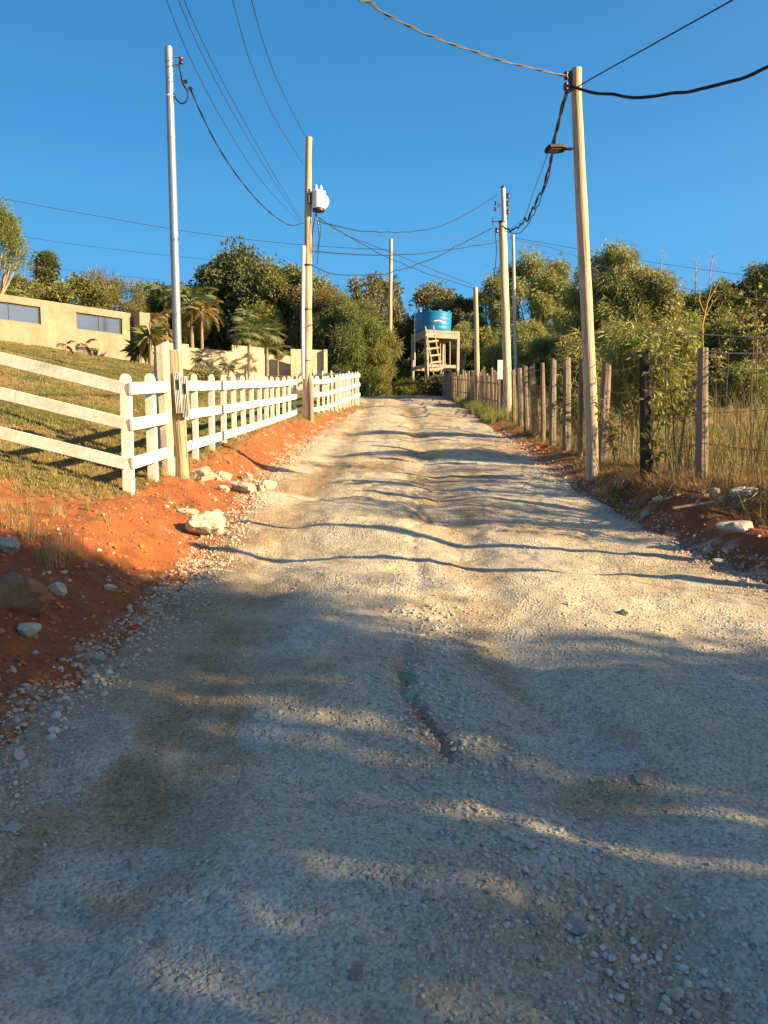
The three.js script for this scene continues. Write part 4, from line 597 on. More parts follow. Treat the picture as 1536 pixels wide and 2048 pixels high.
function limbsTo(lobes, H, r0, forkAt, r, lean) {
  const list = [], tr = [], rad = []; for (let k = 0; k <= 8; k++) { const s = k / 8, y = s * H * 0.86; tr.push(V(lean.x * s + 0.06 * H * 0.12 * Math.sin(s * 5 + r0 * 40), k === 0 ? -0.3 : y, lean.z * s + 0.05 * H * 0.1 * Math.cos(s * 4))); rad.push(r0 * lerp(1, 0.28, s) * (k === 0 ? 1.25 : 1)); } list.push(tube(tr, rad, 8, true, 0.12, H));
  lobes.forEach((l) => { const s = clamp(forkAt + (l.c.y / H - forkAt) * 0.45 * r(), 0.12, 0.82), k = Math.floor(s * 8), a = tr[k], rr = rad[k] * 0.62, m = a.clone().lerp(l.c, 0.5).add(V((r() - 0.5) * 0.3, 0.12 * l.r.y, (r() - 0.5) * 0.3)), e = l.c.clone(), pts = new THREE.CatmullRomCurve3([a, m, e]).getPoints(6); list.push(tube(pts, pts.map((_, q) => rr * lerp(1, 0.3, q / 6)), 6, false)); for (let q = 0; q < 3; q++) { const f = e.clone().add(V((r() - 0.5) * 1.5 * l.r.x, (r() - 0.1) * l.r.y, (r() - 0.5) * 1.5 * l.r.z)); list.push(tube([pts[4], pts[4].clone().lerp(f, 0.55).add(V(0, 0.05, 0)), f], [rr * 0.4, rr * 0.28, rr * 0.1], 5, false)); } });
  return join(list);
}
let treeSeed = 500;
function tree(name, label, o) {                                       // o: px, d, top (py), w (half width in px), cb crown base share, lobes, n, kind, size
  const seed = o.seed ?? ++treeSeed, r = rngOf(seed), b = o.at ? V(o.at[0], surfY(o.at[0], o.at[1]), -o.at[1]) : onGround(o.px, o.d), H = o.H ?? at(o.px, o.top, o.d).y - b.y, W = o.W ?? o.w / FOCAL * o.d, g = thing(name, label, o.category ?? 'tree', b, 0, o.group), lobes = [], cb = o.cb ?? 0.3, nl = Math.round((o.lobes ?? 8) * 1.7), lean = V((o.lean ?? 0) * H, 0, 0);
  for (let k = 0; k < nl; k++) { const t = (k + 0.6) / nl, y = lerp(cb, 0.93, t) * H, prof = o.cone ? 1 - 0.8 * t : Math.pow(Math.sin(Math.PI * lerp(0.2, 0.84, t)), 0.65), a = k * 2.4 + r(), q = W * prof * (0.35 + 0.6 * r()) * (k === nl - 1 ? 0.3 : 1), rr = (o.lobeR ?? 0.42) * 0.8 * W * (0.6 + 0.8 * r()); lobes.push({ c: V(Math.cos(a) * q + lean.x * t, y, Math.sin(a) * q), r: V(rr, Math.min(rr * (o.tall ?? 0.85), H * 0.3), rr) }); const lb = lobes[k]; if (lb.c.y + lb.r.y > H) lb.c.y = H - lb.r.y * 0.9; }
  part('trunk', limbsTo(lobes, H, o.tr ?? 0.018 * H + 0.02, cb * 0.7, r, lean), o.bark ?? M.bark, g);
  crown(g, lobes, o.n ?? 500, o.kind ?? 'broad', o.size ?? 1, seed, o); return g;
}
const BACK = 'trees behind the garden wall', RIGHT = 'trees and saplings behind the right fence', FARR = 'trees round the water tower';
// behind the house and garden, left to right
tree('tree', 'tall airy tree at the left edge above the house roof', { px: 2, d: 46, top: 405, w: 66, cb: 0.55, lobes: 10, n: 520, kind: 'fine', size: 1.3, group: BACK, bark: M.paleBark, lobeR: 0.34, mat: F.broad });
tree('pine_tree', 'narrow dark conifer with a pointed tip behind the house', { px: 98, d: 52, top: 503, w: 42, cb: 0.1, lobes: 9, n: 620, kind: 'dark', size: 1.0, cone: true, group: BACK });
tree('tree', 'bushy olive tree hedge behind the left window of the house', { px: 40, d: 50, top: 552, w: 75, cb: 0.1, lobes: 10, n: 800, kind: 'broad', size: 1.2, group: BACK, warm: 0.15 });
tree('tree', 'brownish shrubby tree behind the right window of the house', { px: 165, d: 50, top: 556, w: 62, cb: 0.15, lobes: 9, n: 620, kind: 'broad', size: 1.2, group: BACK, warm: 0.2 });
tree('tree', 'olive rounded tree above the right end of the house', { px: 243, d: 49, top: 560, w: 58, cb: 0.2, lobes: 9, n: 560, kind: 'fine', size: 1.15, group: BACK, warm: 0.25, mat: F.broad });
tree('tree', 'twiggy bare-topped tree rising over the middle of the house roof', { px: 205, d: 53, top: 545, w: 45, cb: 0.5, lobes: 6, n: 150, kind: 'twig', size: 1.3, group: BACK, bark: M.paleBark });
tree('tree', 'dark leafy tree behind the steel pole and golden palms', { px: 330, d: 54, top: 575, w: 75, cb: 0.1, lobes: 9, n: 760, kind: 'dark', size: 1.25, group: BACK });
tree('tree', 'huge dark dense tree left of the transformer pole', { px: 470, d: 52, top: 512, w: 104, cb: 0.12, lobes: 15, n: 2700, kind: 'dark', size: 1.25, group: BACK, tr: 0.3, shell: 0.3 });
tree('tree', 'sunlit green crown right behind the transformer pole', { px: 578, d: 50, top: 522, w: 96, cb: 0.12, lobes: 14, n: 2300, kind: 'broad', size: 1.3, group: BACK, tr: 0.26, warm: 0.12 });
tree('tree', 'round green crown between the huge dark tree and the sunlit one', { px: 528, d: 51, top: 532, w: 70, cb: 0.12, lobes: 11, n: 1400, kind: 'broad', size: 1.25, group: BACK, tr: 0.22 });
tree('tree', 'dark tree in the deep shade behind the stepped wall', { px: 420, d: 56, top: 600, w: 90, cb: 0.05, lobes: 10, n: 1100, kind: 'dark', size: 1.4, group: BACK });
tree('tree', 'brown-tinged thicket tree just right of the transformer pole', { px: 655, d: 48, top: 572, w: 76, cb: 0.1, lobes: 11, n: 1500, kind: 'fine', size: 1.2, group: BACK, warm: 0.2 });
tree('bamboo_clump', 'yellow-green bamboo mass behind the far end of the white fence', { px: 690, d: 46, top: 592, w: 74, cb: 0.03, lobes: 12, n: 2100, kind: 'bamboo', mat: F.broad, size: 1.0, group: BACK, category: 'bamboo', tip: 0.9 });
tree('bamboo_clump', 'low bright bamboo hanging over the road at the left of the bare pole', { px: 738, d: 47, top: 648, w: 50, cb: 0.03, lobes: 9, n: 1100, kind: 'bamboo', size: 0.9, group: BACK, category: 'bamboo', tip: 0.9, warm: 0.1 });
tree('tree', 'open-crowned tree with pale forked trunk behind the bare pole', { px: 745, d: 60, top: 545, w: 58, cb: 0.55, lobes: 10, n: 430, kind: 'far', size: 0.9, group: BACK, bark: M.paleBark, lobeR: 0.36, mat: F.olive });
// behind and around the water tower
tree('tree', 'open-topped tree rising directly over the blue tank', { px: 868, d: 62, top: 566, w: 52, cb: 0.35, lobes: 10, n: 560, kind: 'far', size: 0.95, group: FARR, bark: M.paleBark, mat: F.olive });
tree('tree', 'dark tree between the blue tank and the whitish pole', { px: 920, d: 58, top: 590, w: 48, cb: 0.2, lobes: 9, n: 620, kind: 'dark', size: 1.1, group: FARR, warm: 0.2 });
tree('tree', 'round bushy tree filling the gap left of the water tower', { px: 805, d: 62, top: 628, w: 42, cb: 0.1, lobes: 8, n: 620, kind: 'dark', size: 1.2, group: FARR });
tree('tree', 'low dark tree behind the legs of the water tower', { px: 850, d: 57, top: 712, w: 50, cb: 0.05, lobes: 8, n: 620, kind: 'dark', size: 1.1, group: FARR });
tree('shrub', 'dark rounded shrub at the foot of the water tower', { px: 876, d: 45.5, top: 758, w: 26, cb: 0.05, lobes: 6, n: 300, kind: 'dark', size: 0.8, group: FARR, category: 'shrub' });
tree('shrub', 'yellowish bush at the road end left of the water tower', { px: 815, d: 50, top: 762, w: 26, cb: 0.05, lobes: 6, n: 260, kind: 'bamboo', size: 0.8, group: FARR, category: 'shrub' });
tree('tree', 'slender tree with bare pale stems right of the water tower', { px: 925, d: 54, top: 640, w: 22, cb: 0.6, lobes: 5, n: 130, kind: 'euc', size: 0.9, group: FARR, bark: M.paleBark });
// right side
tree('eucalyptus_tree', 'eucalyptus with drooping leaves just right of the concrete pole', { px: 1062, d: 58, top: 505, w: 84, cb: 0.2, lobes: 12, n: 1300, kind: 'euc', size: 1.5, group: RIGHT, tr: 0.17, bark: M.paleBark, tip: 0.9, lobeR: 0.34, tall: 1.25 });
tree('eucalyptus_tree', 'eucalyptus between the short whitish pole and the second wooden pole', { px: 985, d: 57, top: 548, w: 52, cb: 0.15, lobes: 10, n: 1100, kind: 'euc', size: 1.35, group: RIGHT, bark: M.paleBark, tip: 0.9, lobeR: 0.34, tall: 1.25 });
tree('eucalyptus_tree', 'shorter eucalyptus left of the lamp pole against the sky gap', { px: 1110, d: 58, top: 570, w: 62, cb: 0.12, lobes: 9, n: 800, kind: 'euc', size: 1.25, group: RIGHT, tr: 0.17, bark: M.paleBark, tip: 0.9, lobeR: 0.34, tall: 1.25 });
tree('eucalyptus_tree', 'tallest eucalyptus, its top just right of the lamp pole', { px: 1215, d: 39, top: 484, w: 80, cb: 0.2, lobes: 16, n: 1350, kind: 'euc', size: 1.15, group: RIGHT, tr: 0.17, bark: M.paleBark, tip: 0.9, lobeR: 0.34, tall: 1.25 });
tree('eucalyptus_tree', 'olive eucalyptus sloping down right of the tallest one', { px: 1275, d: 38, top: 535, w: 76, cb: 0.15, lobes: 11, n: 1100, kind: 'euc', size: 1.2, group: RIGHT, tr: 0.17, tip: 0.9, lobeR: 0.34, tall: 1.25, warm: 0.08 });
tree('tree', 'dark green tree under the two bare spires on the right', { px: 1375, d: 44, top: 592, w: 55, cb: 0.1, lobes: 9, n: 800, kind: 'broad', size: 1.2, group: RIGHT });
tree('tree', 'leafy tree standing right behind the golden bare branch', { px: 1424, d: 42, top: 572, w: 62, cb: 0.1, lobes: 10, n: 1000, kind: 'broad', size: 1.15, group: RIGHT, warm: 0.06 });
tree('tree', 'broad dark-topped tree at the right edge', { px: 1490, d: 46, top: 560, w: 72, cb: 0.15, lobes: 11, n: 1000, kind: 'dark', size: 1.3, group: RIGHT, warm: 0.1 });
tree('tree', 'airy pale tree tip poking in at the upper right edge', { px: 1548, d: 42, top: 498, w: 44, cb: 0.5, lobes: 7, n: 360, kind: 'euc', size: 1.1, group: RIGHT, bark: M.paleBark });
tree('tree', 'bright green bushy tree low behind the golden bare branch', { px: 1445, d: 33, top: 640, w: 66, cb: 0.08, lobes: 10, n: 900, kind: 'broad', size: 1.0, group: RIGHT, warm: 0.1 });
tree('tree', 'brownish tree mass at the right edge over the field', { px: 1535, d: 31, top: 620, w: 70, cb: 0.08, lobes: 10, n: 800, kind: 'fine', size: 1.05, group: RIGHT, warm: 0.12 });
tree('shrub', 'grey-green thicket behind the stakes left of the lamp pole', { px: 1090, d: 47, top: 668, w: 60, cb: 0.04, lobes: 9, n: 620, kind: 'euc', size: 0.9, group: RIGHT, category: 'shrub' });
tree('shrub', 'leafy thicket behind the second pole and palisade', { px: 1000, d: 42, top: 690, w: 46, cb: 0.04, lobes: 8, n: 480, kind: 'euc', size: 0.95, group: RIGHT, category: 'shrub' });
tree('shrub', 'dense green thicket behind the leaning post', { px: 1235, d: 31, top: 640, w: 78, cb: 0.05, lobes: 10, n: 760, kind: 'euc', size: 0.85, group: RIGHT, category: 'shrub' });
tree('shrub', 'low bright bush behind the field at far right', { px: 1480, d: 27, top: 728, w: 70, cb: 0.03, lobes: 9, n: 560, kind: 'broad', size: 0.75, group: RIGHT, category: 'shrub' });
tree('shrub', 'olive thicket filling the gap right of the lamp pole', { px: 1180, d: 44, top: 600, w: 66, cb: 0.03, lobes: 10, n: 800, kind: 'euc', size: 1.15, group: RIGHT, category: 'shrub' });
tree('shrub', 'bright thicket under the olive eucalyptus', { px: 1310, d: 40, top: 600, w: 70, cb: 0.03, lobes: 10, n: 800, kind: 'euc', size: 1.1, group: RIGHT, category: 'shrub' });
tree('shrub', 'green thicket between the thin stakes and the tallest eucalyptus', { px: 1060, d: 52, top: 640, w: 66, cb: 0.03, lobes: 10, n: 800, kind: 'euc', size: 1.2, group: RIGHT, category: 'shrub' });
tree('shrub', 'shaggy bush behind the rightmost fence post', { px: 1400, d: 36, top: 655, w: 74, cb: 0.03, lobes: 10, n: 800, kind: 'euc', size: 1.0, group: RIGHT, category: 'shrub', warm: 0.05 });
tree('shrub', 'low leafy bush at the near end of the field thicket', { px: 1330, d: 28, top: 735, w: 60, cb: 0.03, lobes: 8, n: 460, kind: 'euc', size: 0.8, group: RIGHT, category: 'shrub' });
tree('shrub', 'pale green bush between the water tower and whitish pole', { px: 930, d: 57, top: 690, w: 26, cb: 0.03, lobes: 7, n: 330, kind: 'bamboo', size: 0.9, group: FARR, category: 'shrub' });
tree('sapling', 'narrow-leaved sapling standing between the tarred and leaning posts', { px: 1262, d: 12.4, top: 655, w: 62, cb: 0.35, lobes: 9, n: 260, kind: 'eucNear', size: 1.0, group: RIGHT, category: 'sapling', tr: 0.03, bark: M.paleBark });
tree('sapling', 'thin willowy sapling right of the tarred post', { px: 1335, d: 12.8, top: 660, w: 48, cb: 0.4, lobes: 8, n: 190, kind: 'eucNear', size: 1.0, group: RIGHT, category: 'sapling', tr: 0.025, bark: M.paleBark });
tree('sapling', 'young sapling behind the broad stake left of the lamp pole', { px: 1150, d: 17, top: 668, w: 44, cb: 0.2, lobes: 8, n: 260, kind: 'eucNear', size: 1.15, group: RIGHT, category: 'sapling', tr: 0.03, bark: M.paleBark });
for (const [x, d, H, label] of [[6.3, 6.6, 3.0, 'airy sapling past the right edge, nearest to the viewpoint'], [7.4, 5.7, 3.4, 'airy sapling past the right edge, tallest and farthest from the road'], [6.0, 8.4, 2.6, 'airy sapling just past the right edge behind the last post'], [8.2, 9.3, 3.2, 'airy sapling past the right edge in the open field']]) tree('sapling', label, { at: [x, d], H, W: 0.75, cb: 0.4, lobes: 7, n: 44, kind: 'eucNear', size: 0.8, group: RIGHT, category: 'sapling', tr: 0.035, bark: M.paleBark, seed: Math.round(x * 100) });
for (const [px, top, d, label] of [[1312, 500, 40, 'bare grey twig spire left of the two spires'], [1381, 522, 43, 'bare reddish dead spire, left of the pair'], [1400, 505, 43, 'bare reddish dead spire, right and leaning of the pair']]) { const b = onGround(px, d), H = at(px, top, d).y - b.y, g = thing('dead_tree', label, 'tree', b, 0, 'bare dead spires'), r = rngOf(px), list = [tube([V(0, -0.2, 0), V(0.1, H * 0.5, 0), V(px === 1400 ? 0.45 : 0.05, H, 0)], [0.09, 0.06, 0.012], 6)]; for (let k = 0; k < 26; k++) { const y = H * (0.55 + 0.44 * r()), a = r() * 6.28, L = 0.25 + 0.4 * r() * (1 - y / H + 0.3), x0 = (px === 1400 ? 0.45 : 0.05) * y / H; list.push(tube([V(x0, y, 0), V(x0 + Math.cos(a) * L * 0.5, y + 0.2, Math.sin(a) * L * 0.5), V(x0 + Math.cos(a) * L * 0.7, y + 0.5, Math.sin(a) * L * 0.7)], [0.014, 0.009, 0.004], 4, false)); } part('trunk', join(list), M.paleBark, g); }
{ const b = onGround(1408, 26), g = thing('dead_tree', 'golden bare forked branch standing out of the green thicket', 'tree', b, 0), P = (x, y) => at(x, y, 26).sub(b), mat = std('golden_dead_wood', [0.42, 0.26, 0.06], 0.85), list = [tube([V(0, -0.2, 0), P(1405, 650), P(1415, 605), P(1424, 570)], [0.03, 0.026, 0.02, 0.006], 7), tube([P(1407, 640), P(1425, 605), P(1440, 590)], [0.018, 0.012, 0.005], 6), tube([P(1408, 625), P(1398, 600), P(1402, 575)], [0.025, 0.018, 0.005], 6), tube([P(1415, 605), P(1432, 575), P(1445, 548)], [0.02, 0.012, 0.004], 6)]; part('branch', join(list), mat, g); }
{ // climbing leaves on the tarred post
  const [b, e] = posts[1], g = thing('vine', 'leafy vine climbing the dark tarred fence post', 'vine', b.clone().add(V(0.05, 0, 0.08))), r = rngOf(71), items = []; const st = []; for (let k = 0; k <= 14; k++) st.push(V(0.05 * Math.sin(k * 1.1), k / 14 * e.y, 0.03 + 0.03 * Math.cos(k * 1.1))); part('stem', tube(st, 0.008, 5), M.bark, g); for (let k = 0; k < 15; k++) { const t = Math.pow(r(), 0.8); items.push([(r() - 0.5) * 0.22, t * e.y, 0.02 + (r() - 0.3) * 0.12, 0.7 + 0.5 * r(), 0.7 + 0.5 * r(), 0.7 + 0.5 * r(), r() * 6.28, r() - 0.5, [0.8 + 0.4 * r(), 0.9, 0.8]]); } scatter('leaves', SPRAY.vine, F.broad, items, g);
}
{ // wood beyond the crest of the road
  const r = rngOf(333), items = []; for (let k = 0; k < 9000; k++) { const x = -70 + 150 * r(), d = 74 + 26 * r(), top = 5.5 + 3.5 * fbm(x * 0.12, d * 0.1, 3) + 1.5 * fbm(x * 0.5, d * 0.5, 2), y = groundY(x, d) + top * Math.pow(r(), 0.7), v = 0.75 + 0.6 * r(), s = 1.5 + 1.2 * r(); items.push([x, y, -d, s, s, s, r() * 6.28, r() - 0.5, [v * (1.1 + 0.4 * r()), v, v * 0.8], r() - 0.5]); }
  for (let k = 0; k < 7000; k++) { const left = k % 2, x = left ? -34 - 40 * r() : 38 + 34 * r(), d = left ? 26 + 48 * r() : -10 + 84 * r(), top = 5 + 3.5 * fbm(x * 0.12, d * 0.1, 3), y = groundY(x, d) + top * Math.pow(r(), 0.7), v = 0.75 + 0.6 * r(), s = 1.5 + 1.2 * r(); items.push([x, y, -d, s, s, s, r() * 6.28, r() - 0.5, [v * (1.1 + 0.4 * r()), v, v * 0.8], r() - 0.5]); }
  tag(scatter('distant_wood', SPRAY.far, F.broad, items), 'mass of distant trees beyond the crest of the road', 'wood');
}
{ // weeds and fallen branches along the right fence
  [[1700, 6.4, 1.5, 'tall thin weed past the right edge, nearest the shade'], [1640, 7.2, 1.3, 'tall thin weed past the right edge, behind the nearest weed'], [1760, 6.9, 1.7, 'tall thin weed past the right edge, tallest of three'], [1352, 9.6, 1.5, 'thin weed with few leaves between the tarred and rightmost posts'], [1235, 10.4, 1.25, 'thin weed with few leaves left of the tarred post']].forEach(([px, d, H, label], k) => { const b = onGround(px, d), g = thing('weed', label, 'plant', b, 0, 'thin weeds along the right fence'), r = rngOf(1200 + k), list = [], items = []; for (let q = 0; q < 4; q++) { const a = r() * 6.28, l = 0.12 + 0.2 * r(), h = H * (0.6 + 0.4 * r()), pts = [V(0, -0.05, 0), V(Math.cos(a) * l * 0.5, h * 0.55, Math.sin(a) * l * 0.5), V(Math.cos(a) * l * 1.3, h, Math.sin(a) * l * 1.3)]; list.push(tube(pts, [0.010, 0.007, 0.003], 5, false)); for (let t = 0; t < 5; t++) { const f = 0.45 + 0.55 * r(), p = f < 0.55 ? pts[1] : pts[1].clone().lerp(pts[2], (f - 0.55) / 0.45), s = 0.5 + 0.4 * r(); items.push([p.x, p.y, p.z, s, s, s, r() * 6.28, 0, [0.9 + 0.3 * r(), 0.95, 0.8]]); } } part('stem', join(list), M.bark, g); scatter('leaves', SPRAY.vine, F.olive, items, g); });
  const ORD = 'first second third fourth fifth sixth seventh eighth ninth tenth eleventh twelfth thirteenth fourteenth fifteenth sixteenth seventeenth eighteenth nineteenth twentieth twenty-first twenty-second'.split(' '), rs = rngOf(1400); for (let k = 0; k < 22; k++) { const d = 6.6 + 0.62 * k + 0.5 * rs(), x = edgeR0(d) + 1.3 + 3.2 * rs(), H = 1.5 + 1.3 * rs(), b = V(x, groundY(x, d), -d), g = thing('bare_stem', `bare stem in the grass behind the right fence, ${ORD[k]} nearest to the viewpoint`, 'stem', b, rs() * 6.28, 'bare stems behind the right fence'), lx = (rs() - 0.5) * 0.5, list = [tube([V(0, -0.1, 0), V(lx * 0.3, H * 0.5, 0.03), V(lx, H, 0)], x < 0.53 * d ? [0.012, 0.009, 0.003] : [0.034, 0.028, 0.014], 6, false)]; for (let q = 0; q < 5; q++) { const f = 0.45 + 0.5 * rs(), a = rs() * 6.28, L = 0.25 + 0.3 * rs(); list.push(tube([V(lx * f * f, H * f, 0), V(lx * f * f + Math.cos(a) * L * 0.5, H * f + L * 0.5, Math.sin(a) * L * 0.5), V(lx * f * f + Math.cos(a) * L * 0.7, H * f + L, Math.sin(a) * L * 0.7)], [0.007, 0.005, 0.002], 4, false)); } part('stem', join(list), M.bark, g); const items = []; for (let q = 0; q < 7; q++) { const f = 0.6 + 0.4 * rs(), sc = 0.6 + 0.5 * rs(); items.push([lx * f * f + (rs() - 0.5) * 0.3, H * f + 0.1 * rs(), (rs() - 0.5) * 0.3, sc, sc, sc, rs() * 6.28, 0, [0.9 + 0.3 * rs(), 0.95, 0.7]]); } scatter('leaves', SPRAY.vine, F.euc, items, g); }  // stems past the right edge are added thicker so their shadows streak the road
  [[1425, 1022, 0.9, 0.25, 'dry fallen branch lying beside the foot of the rightmost post'], [1500, 1030, 1.0, -0.3, 'dry fallen branch on the verge over the grey rock'], [1345, 1010, 0.7, 0.5, 'dry fallen twig between the tarred and rightmost posts']].forEach(([px, py, L, turn, label], k) => { const p = groundAt(px, py), g = thing('fallen_branch', label, 'branch', p, turn, 'fallen dry branches on the right verge'), r = rngOf(1300 + k), list = [tube([V(-L / 2, 0.03, 0), V(0, 0.09, 0.03), V(L / 2, 0.14, -0.02)], [0.014, 0.011, 0.005], 6)]; for (let q = 0; q < 9; q++) { const x = (r() - 0.4) * L * 0.8, a = (r() - 0.5) * 2; list.push(tube([V(x, 0.08, 0), V(x + 0.12, 0.12 + 0.12 * r(), 0.12 * a), V(x + 0.26, 0.10 + 0.25 * r(), 0.26 * a)], [0.006, 0.004, 0.002], 4, false)); } part('wood', join(list), M.log, g); });
}
// the trees beside the road to the right of the camera, whose shade covers the near road
// openings in those crowns, each given by the spot of sun it lets through to the ground and its half width in metres
const GAPS = [[425, 1340, 0.10], [350, 1385, 0.13], [735, 1462, 0.17], [350, 1600, 0.12], [715, 1603, 0.18], [425, 1690, 0.10], [465, 1750, 0.13], [760, 1800, 0.18], [800, 1830, 0.12], [625, 1885, 0.17], [140, 2020, 0.15], [25, 1415, 0.2], [1027, 1352, 0.11], [1135, 1356, 0.12], [1353, 1390, 0.14], [1490, 1412, 0.15], [1146, 1514, 0.12], [880, 1590, 0.12], [1462, 1606, 0.15], [1478, 1660, 0.17], [972, 1797, 0.11], [1080, 1873, 0.15], [1380, 1862, 0.15], [1435, 1916, 0.16], [1027, 1993, 0.14], [1353, 1993, 0.14]].map(([px, py, rr]) => [groundAt(px, py), rr]);
const SHADE = 'shade trees to the right of the viewpoint';
tree('tree', 'dense roadside tree right of the viewpoint, nearest to the fence posts', { seed: 2111, at: [11.2, -1.7], H: 9.5, W: 2.8, cb: 0.16, lobes: 13, n: 2200, kind: 'fine', size: 1.1, group: SHADE, gaps: GAPS, lobeR: 0.34 });
tree('tree', 'low dense roadside tree right of the viewpoint, closest to the road', { seed: 2002, at: [9.6, -0.45], H: 6.6, W: 1.9, cb: 0.14, lobes: 12, n: 1000, kind: 'fine', size: 0.95, group: SHADE, gaps: GAPS, lobeR: 0.38 });
tree('tree', 'dense roadside tree right of the viewpoint, second in the row', { seed: 2003, at: [13.5, -5.2], H: 10, W: 3.0, cb: 0.14, lobes: 16, n: 1700, kind: 'fine', size: 1.1, group: SHADE, gaps: GAPS, lobeR: 0.34 });
tree('tree', 'dense roadside tree right of the viewpoint, third in the row', { seed: 2004, at: [11.5, -9], H: 9, W: 3.2, cb: 0.14, lobes: 15, n: 1500, kind: 'fine', size: 1.1, group: SHADE, gaps: GAPS, lobeR: 0.44 });

// ------------------------------------------------------------------ palms and garden plants
function frondGeo(L, leaf, droop, n, seed) {                           // feather frond, rooted at the origin, reaching along +x
  const r = rngOf(seed), pts = []; for (let k = 0; k <= 10; k++) { const s = k / 10; pts.push(V(L * s * (1 - 0.18 * s), L * (0.55 * s - droop * s * s), 0)); } const list = [tube(pts, pts.map((_, k) => 0.022 * (1 - k / 11)), 5, false)], pos = [];
  for (let k = 0; k < n; k++) for (const sgn of [-1, 1]) { const s = 0.16 + 0.84 * k / n, i = Math.min(9, Math.floor(s * 10)), p = pts[i].clone().lerp(pts[i + 1], s * 10 - i), ll = leaf * Math.sin(Math.PI * lerp(0.25, 0.93, s)) * (0.85 + 0.3 * r()), a = V(0.55, -0.25 - 0.5 * r(), sgn).normalize(), w = V(1, 0.2, 0).multiplyScalar(0.02 + 0.012 * r()), t = p.clone().addScaledVector(a, ll), m = p.clone().addScaledVector(a, ll * 0.5); m.y += 0.03; for (const q of [p.clone().sub(w), m.clone().add(w), m.clone().sub(w), p.clone().sub(w), p.clone().add(w), m.clone().add(w), m.clone().sub(w), m.clone().add(w), t]) pos.push(q.x, q.y, q.z); }
  const g = new THREE.BufferGeometry(); g.setAttribute('position', new THREE.Float32BufferAttribute(pos, 3)); g.setAttribute('uv', new THREE.Float32BufferAttribute(new Float32Array(pos.length / 3 * 2), 2)); g.computeVertexNormals(); list.push(g); return join(list);
}
function fanGeo(L, n, seed) {                                          // fan leaf on a stalk
  const r = rngOf(seed), s = L * 0.55, list = [tube([V(0, 0, 0), V(s * 0.5, s * 0.28, 0), V(s, s * 0.42, 0)], [0.014, 0.01, 0.008], 4, false)], pos = [], c = V(s, s * 0.42, 0);
  for (let k = 0; k < n; k++) { const a = lerp(-1.9, 1.9, k / (n - 1)), ll = L * 0.55 * (0.8 + 0.3 * r()), dir = V(Math.cos(a), 0.1 - 0.25 * r(), Math.sin(a)).normalize(), w = V(-Math.sin(a), 0.2, Math.cos(a)).multiplyScalar(0.028), m = c.clone().addScaledVector(dir, ll * 0.5), t = c.clone().addScaledVector(dir, ll).add(V(0, -0.06, 0)); for (const q of [c, m.clone().add(w), m.clone().sub(w), m.clone().sub(w), m.clone().add(w), t]) pos.push(q.x, q.y, q.z); }
  const g = new THREE.BufferGeometry(); g.setAttribute('position', new THREE.Float32BufferAttribute(pos, 3)); g.setAttribute('uv', new THREE.Float32BufferAttribute(new Float32Array(pos.length / 3 * 2), 2)); g.computeVertexNormals(); list.push(g); return join(list);
}
const fronds = [0, 1, 2].map((k) => frondGeo(1, 0.36, 0.75 + 0.2 * k, 26, 800 + k)), fans = [0, 1, 2].map((k) => fanGeo(1, 22, 820 + k)), blades = [0, 1].map((k) => { const g = leafSpray(1, 1, 0.09, 0, 830 + k); const p = []; const q = [[0, 0, 0], [0.5, 0.16, 0.045], [1, 0.02 - 0.2 * k, 0], [0, 0, 0], [1, 0.02 - 0.2 * k, 0], [0.5, 0.16, -0.045]]; q.forEach((v) => p.push(...v)); g.setAttribute('position', new THREE.Float32BufferAttribute(p, 3)); g.computeVertexNormals(); return g; });
function palm(label, px, d, pyCrown, rpx, kind, count, mat, o = {}) {
  const b = onGround(px, d), H = at(px, pyCrown, d).y - b.y, R = rpx / FOCAL * d, g = thing(o.name ?? 'palm_tree', label, o.category ?? 'palm', b, 0, o.group ?? 'garden palms'), r = rngOf(px), lx = (o.lean ?? 0);
  if (H > 0.15) { const tr = [], rad = []; for (let k = 0; k <= 10; k++) { tr.push(V(lx * k / 10, k === 0 ? -0.2 : H * k / 10, 0)); rad.push((o.tr ?? 0.07) * (1.15 - 0.4 * k / 10) * (k % 2 ? 1.05 : 0.97)); } part('trunk', tube(tr, rad, 9, true, 0.06, px), M.palmBark, g); }
  const set = { feather: fronds, fan: fans, blade: blades }[kind];
  for (let k = 0; k < count; k++) { const m = part('frond', set[k % set.length], r() < (o.dead ?? 0) ? F.goldPalm : mat, g), s = R * (0.8 + 0.35 * r()); m.scale.set(s, s, s); m.position.set(lx, Math.max(H, 0.03), 0); m.rotation.set(0, k * 2.399 + r() * 0.4, lerp(0.75, kind === 'feather' ? -0.75 : -0.95, (k + 0.5) / count) + (r() - 0.5) * 0.15, 'YZX'); } return g;
}
palm('feathery dark palm behind the steel pole', 385, 43, 605, 76, 'feather', 16, F.palm, { tr: 0.13, dead: 0.1 });
palm('golden-fronded palm with drooping yellow leaves right of the steel pole', 405, 41, 625, 52, 'feather', 13, F.goldPalm, { tr: 0.1 });
palm('small palm with a pale green tip left of the steel pole', 335, 46, 585, 52, 'feather', 12, F.palm, { tr: 0.1 });
palm('golden palm beside the right end of the house', 312, 40, 640, 52, 'feather', 12, F.goldPalm, { tr: 0.08, dead: 0.4 });
palm('fan palm with a slim trunk standing alone on the lawn', 498, 35, 668, 44, 'fan', 24, F.palm, { tr: 0.06 });
palm('taller fan palm behind the slim fan palm', 500, 44, 635, 36, 'fan', 16, F.palm, { tr: 0.08 });
palm('leafy fan palm with a thicker trunk before the stepped wall', 534, 38.5, 668, 40, 'fan', 22, F.palm, { tr: 0.10 });
palm('young palm right of the thicker fan palm', 556, 40, 700, 32, 'fan', 12, F.palm, { tr: 0.05 });
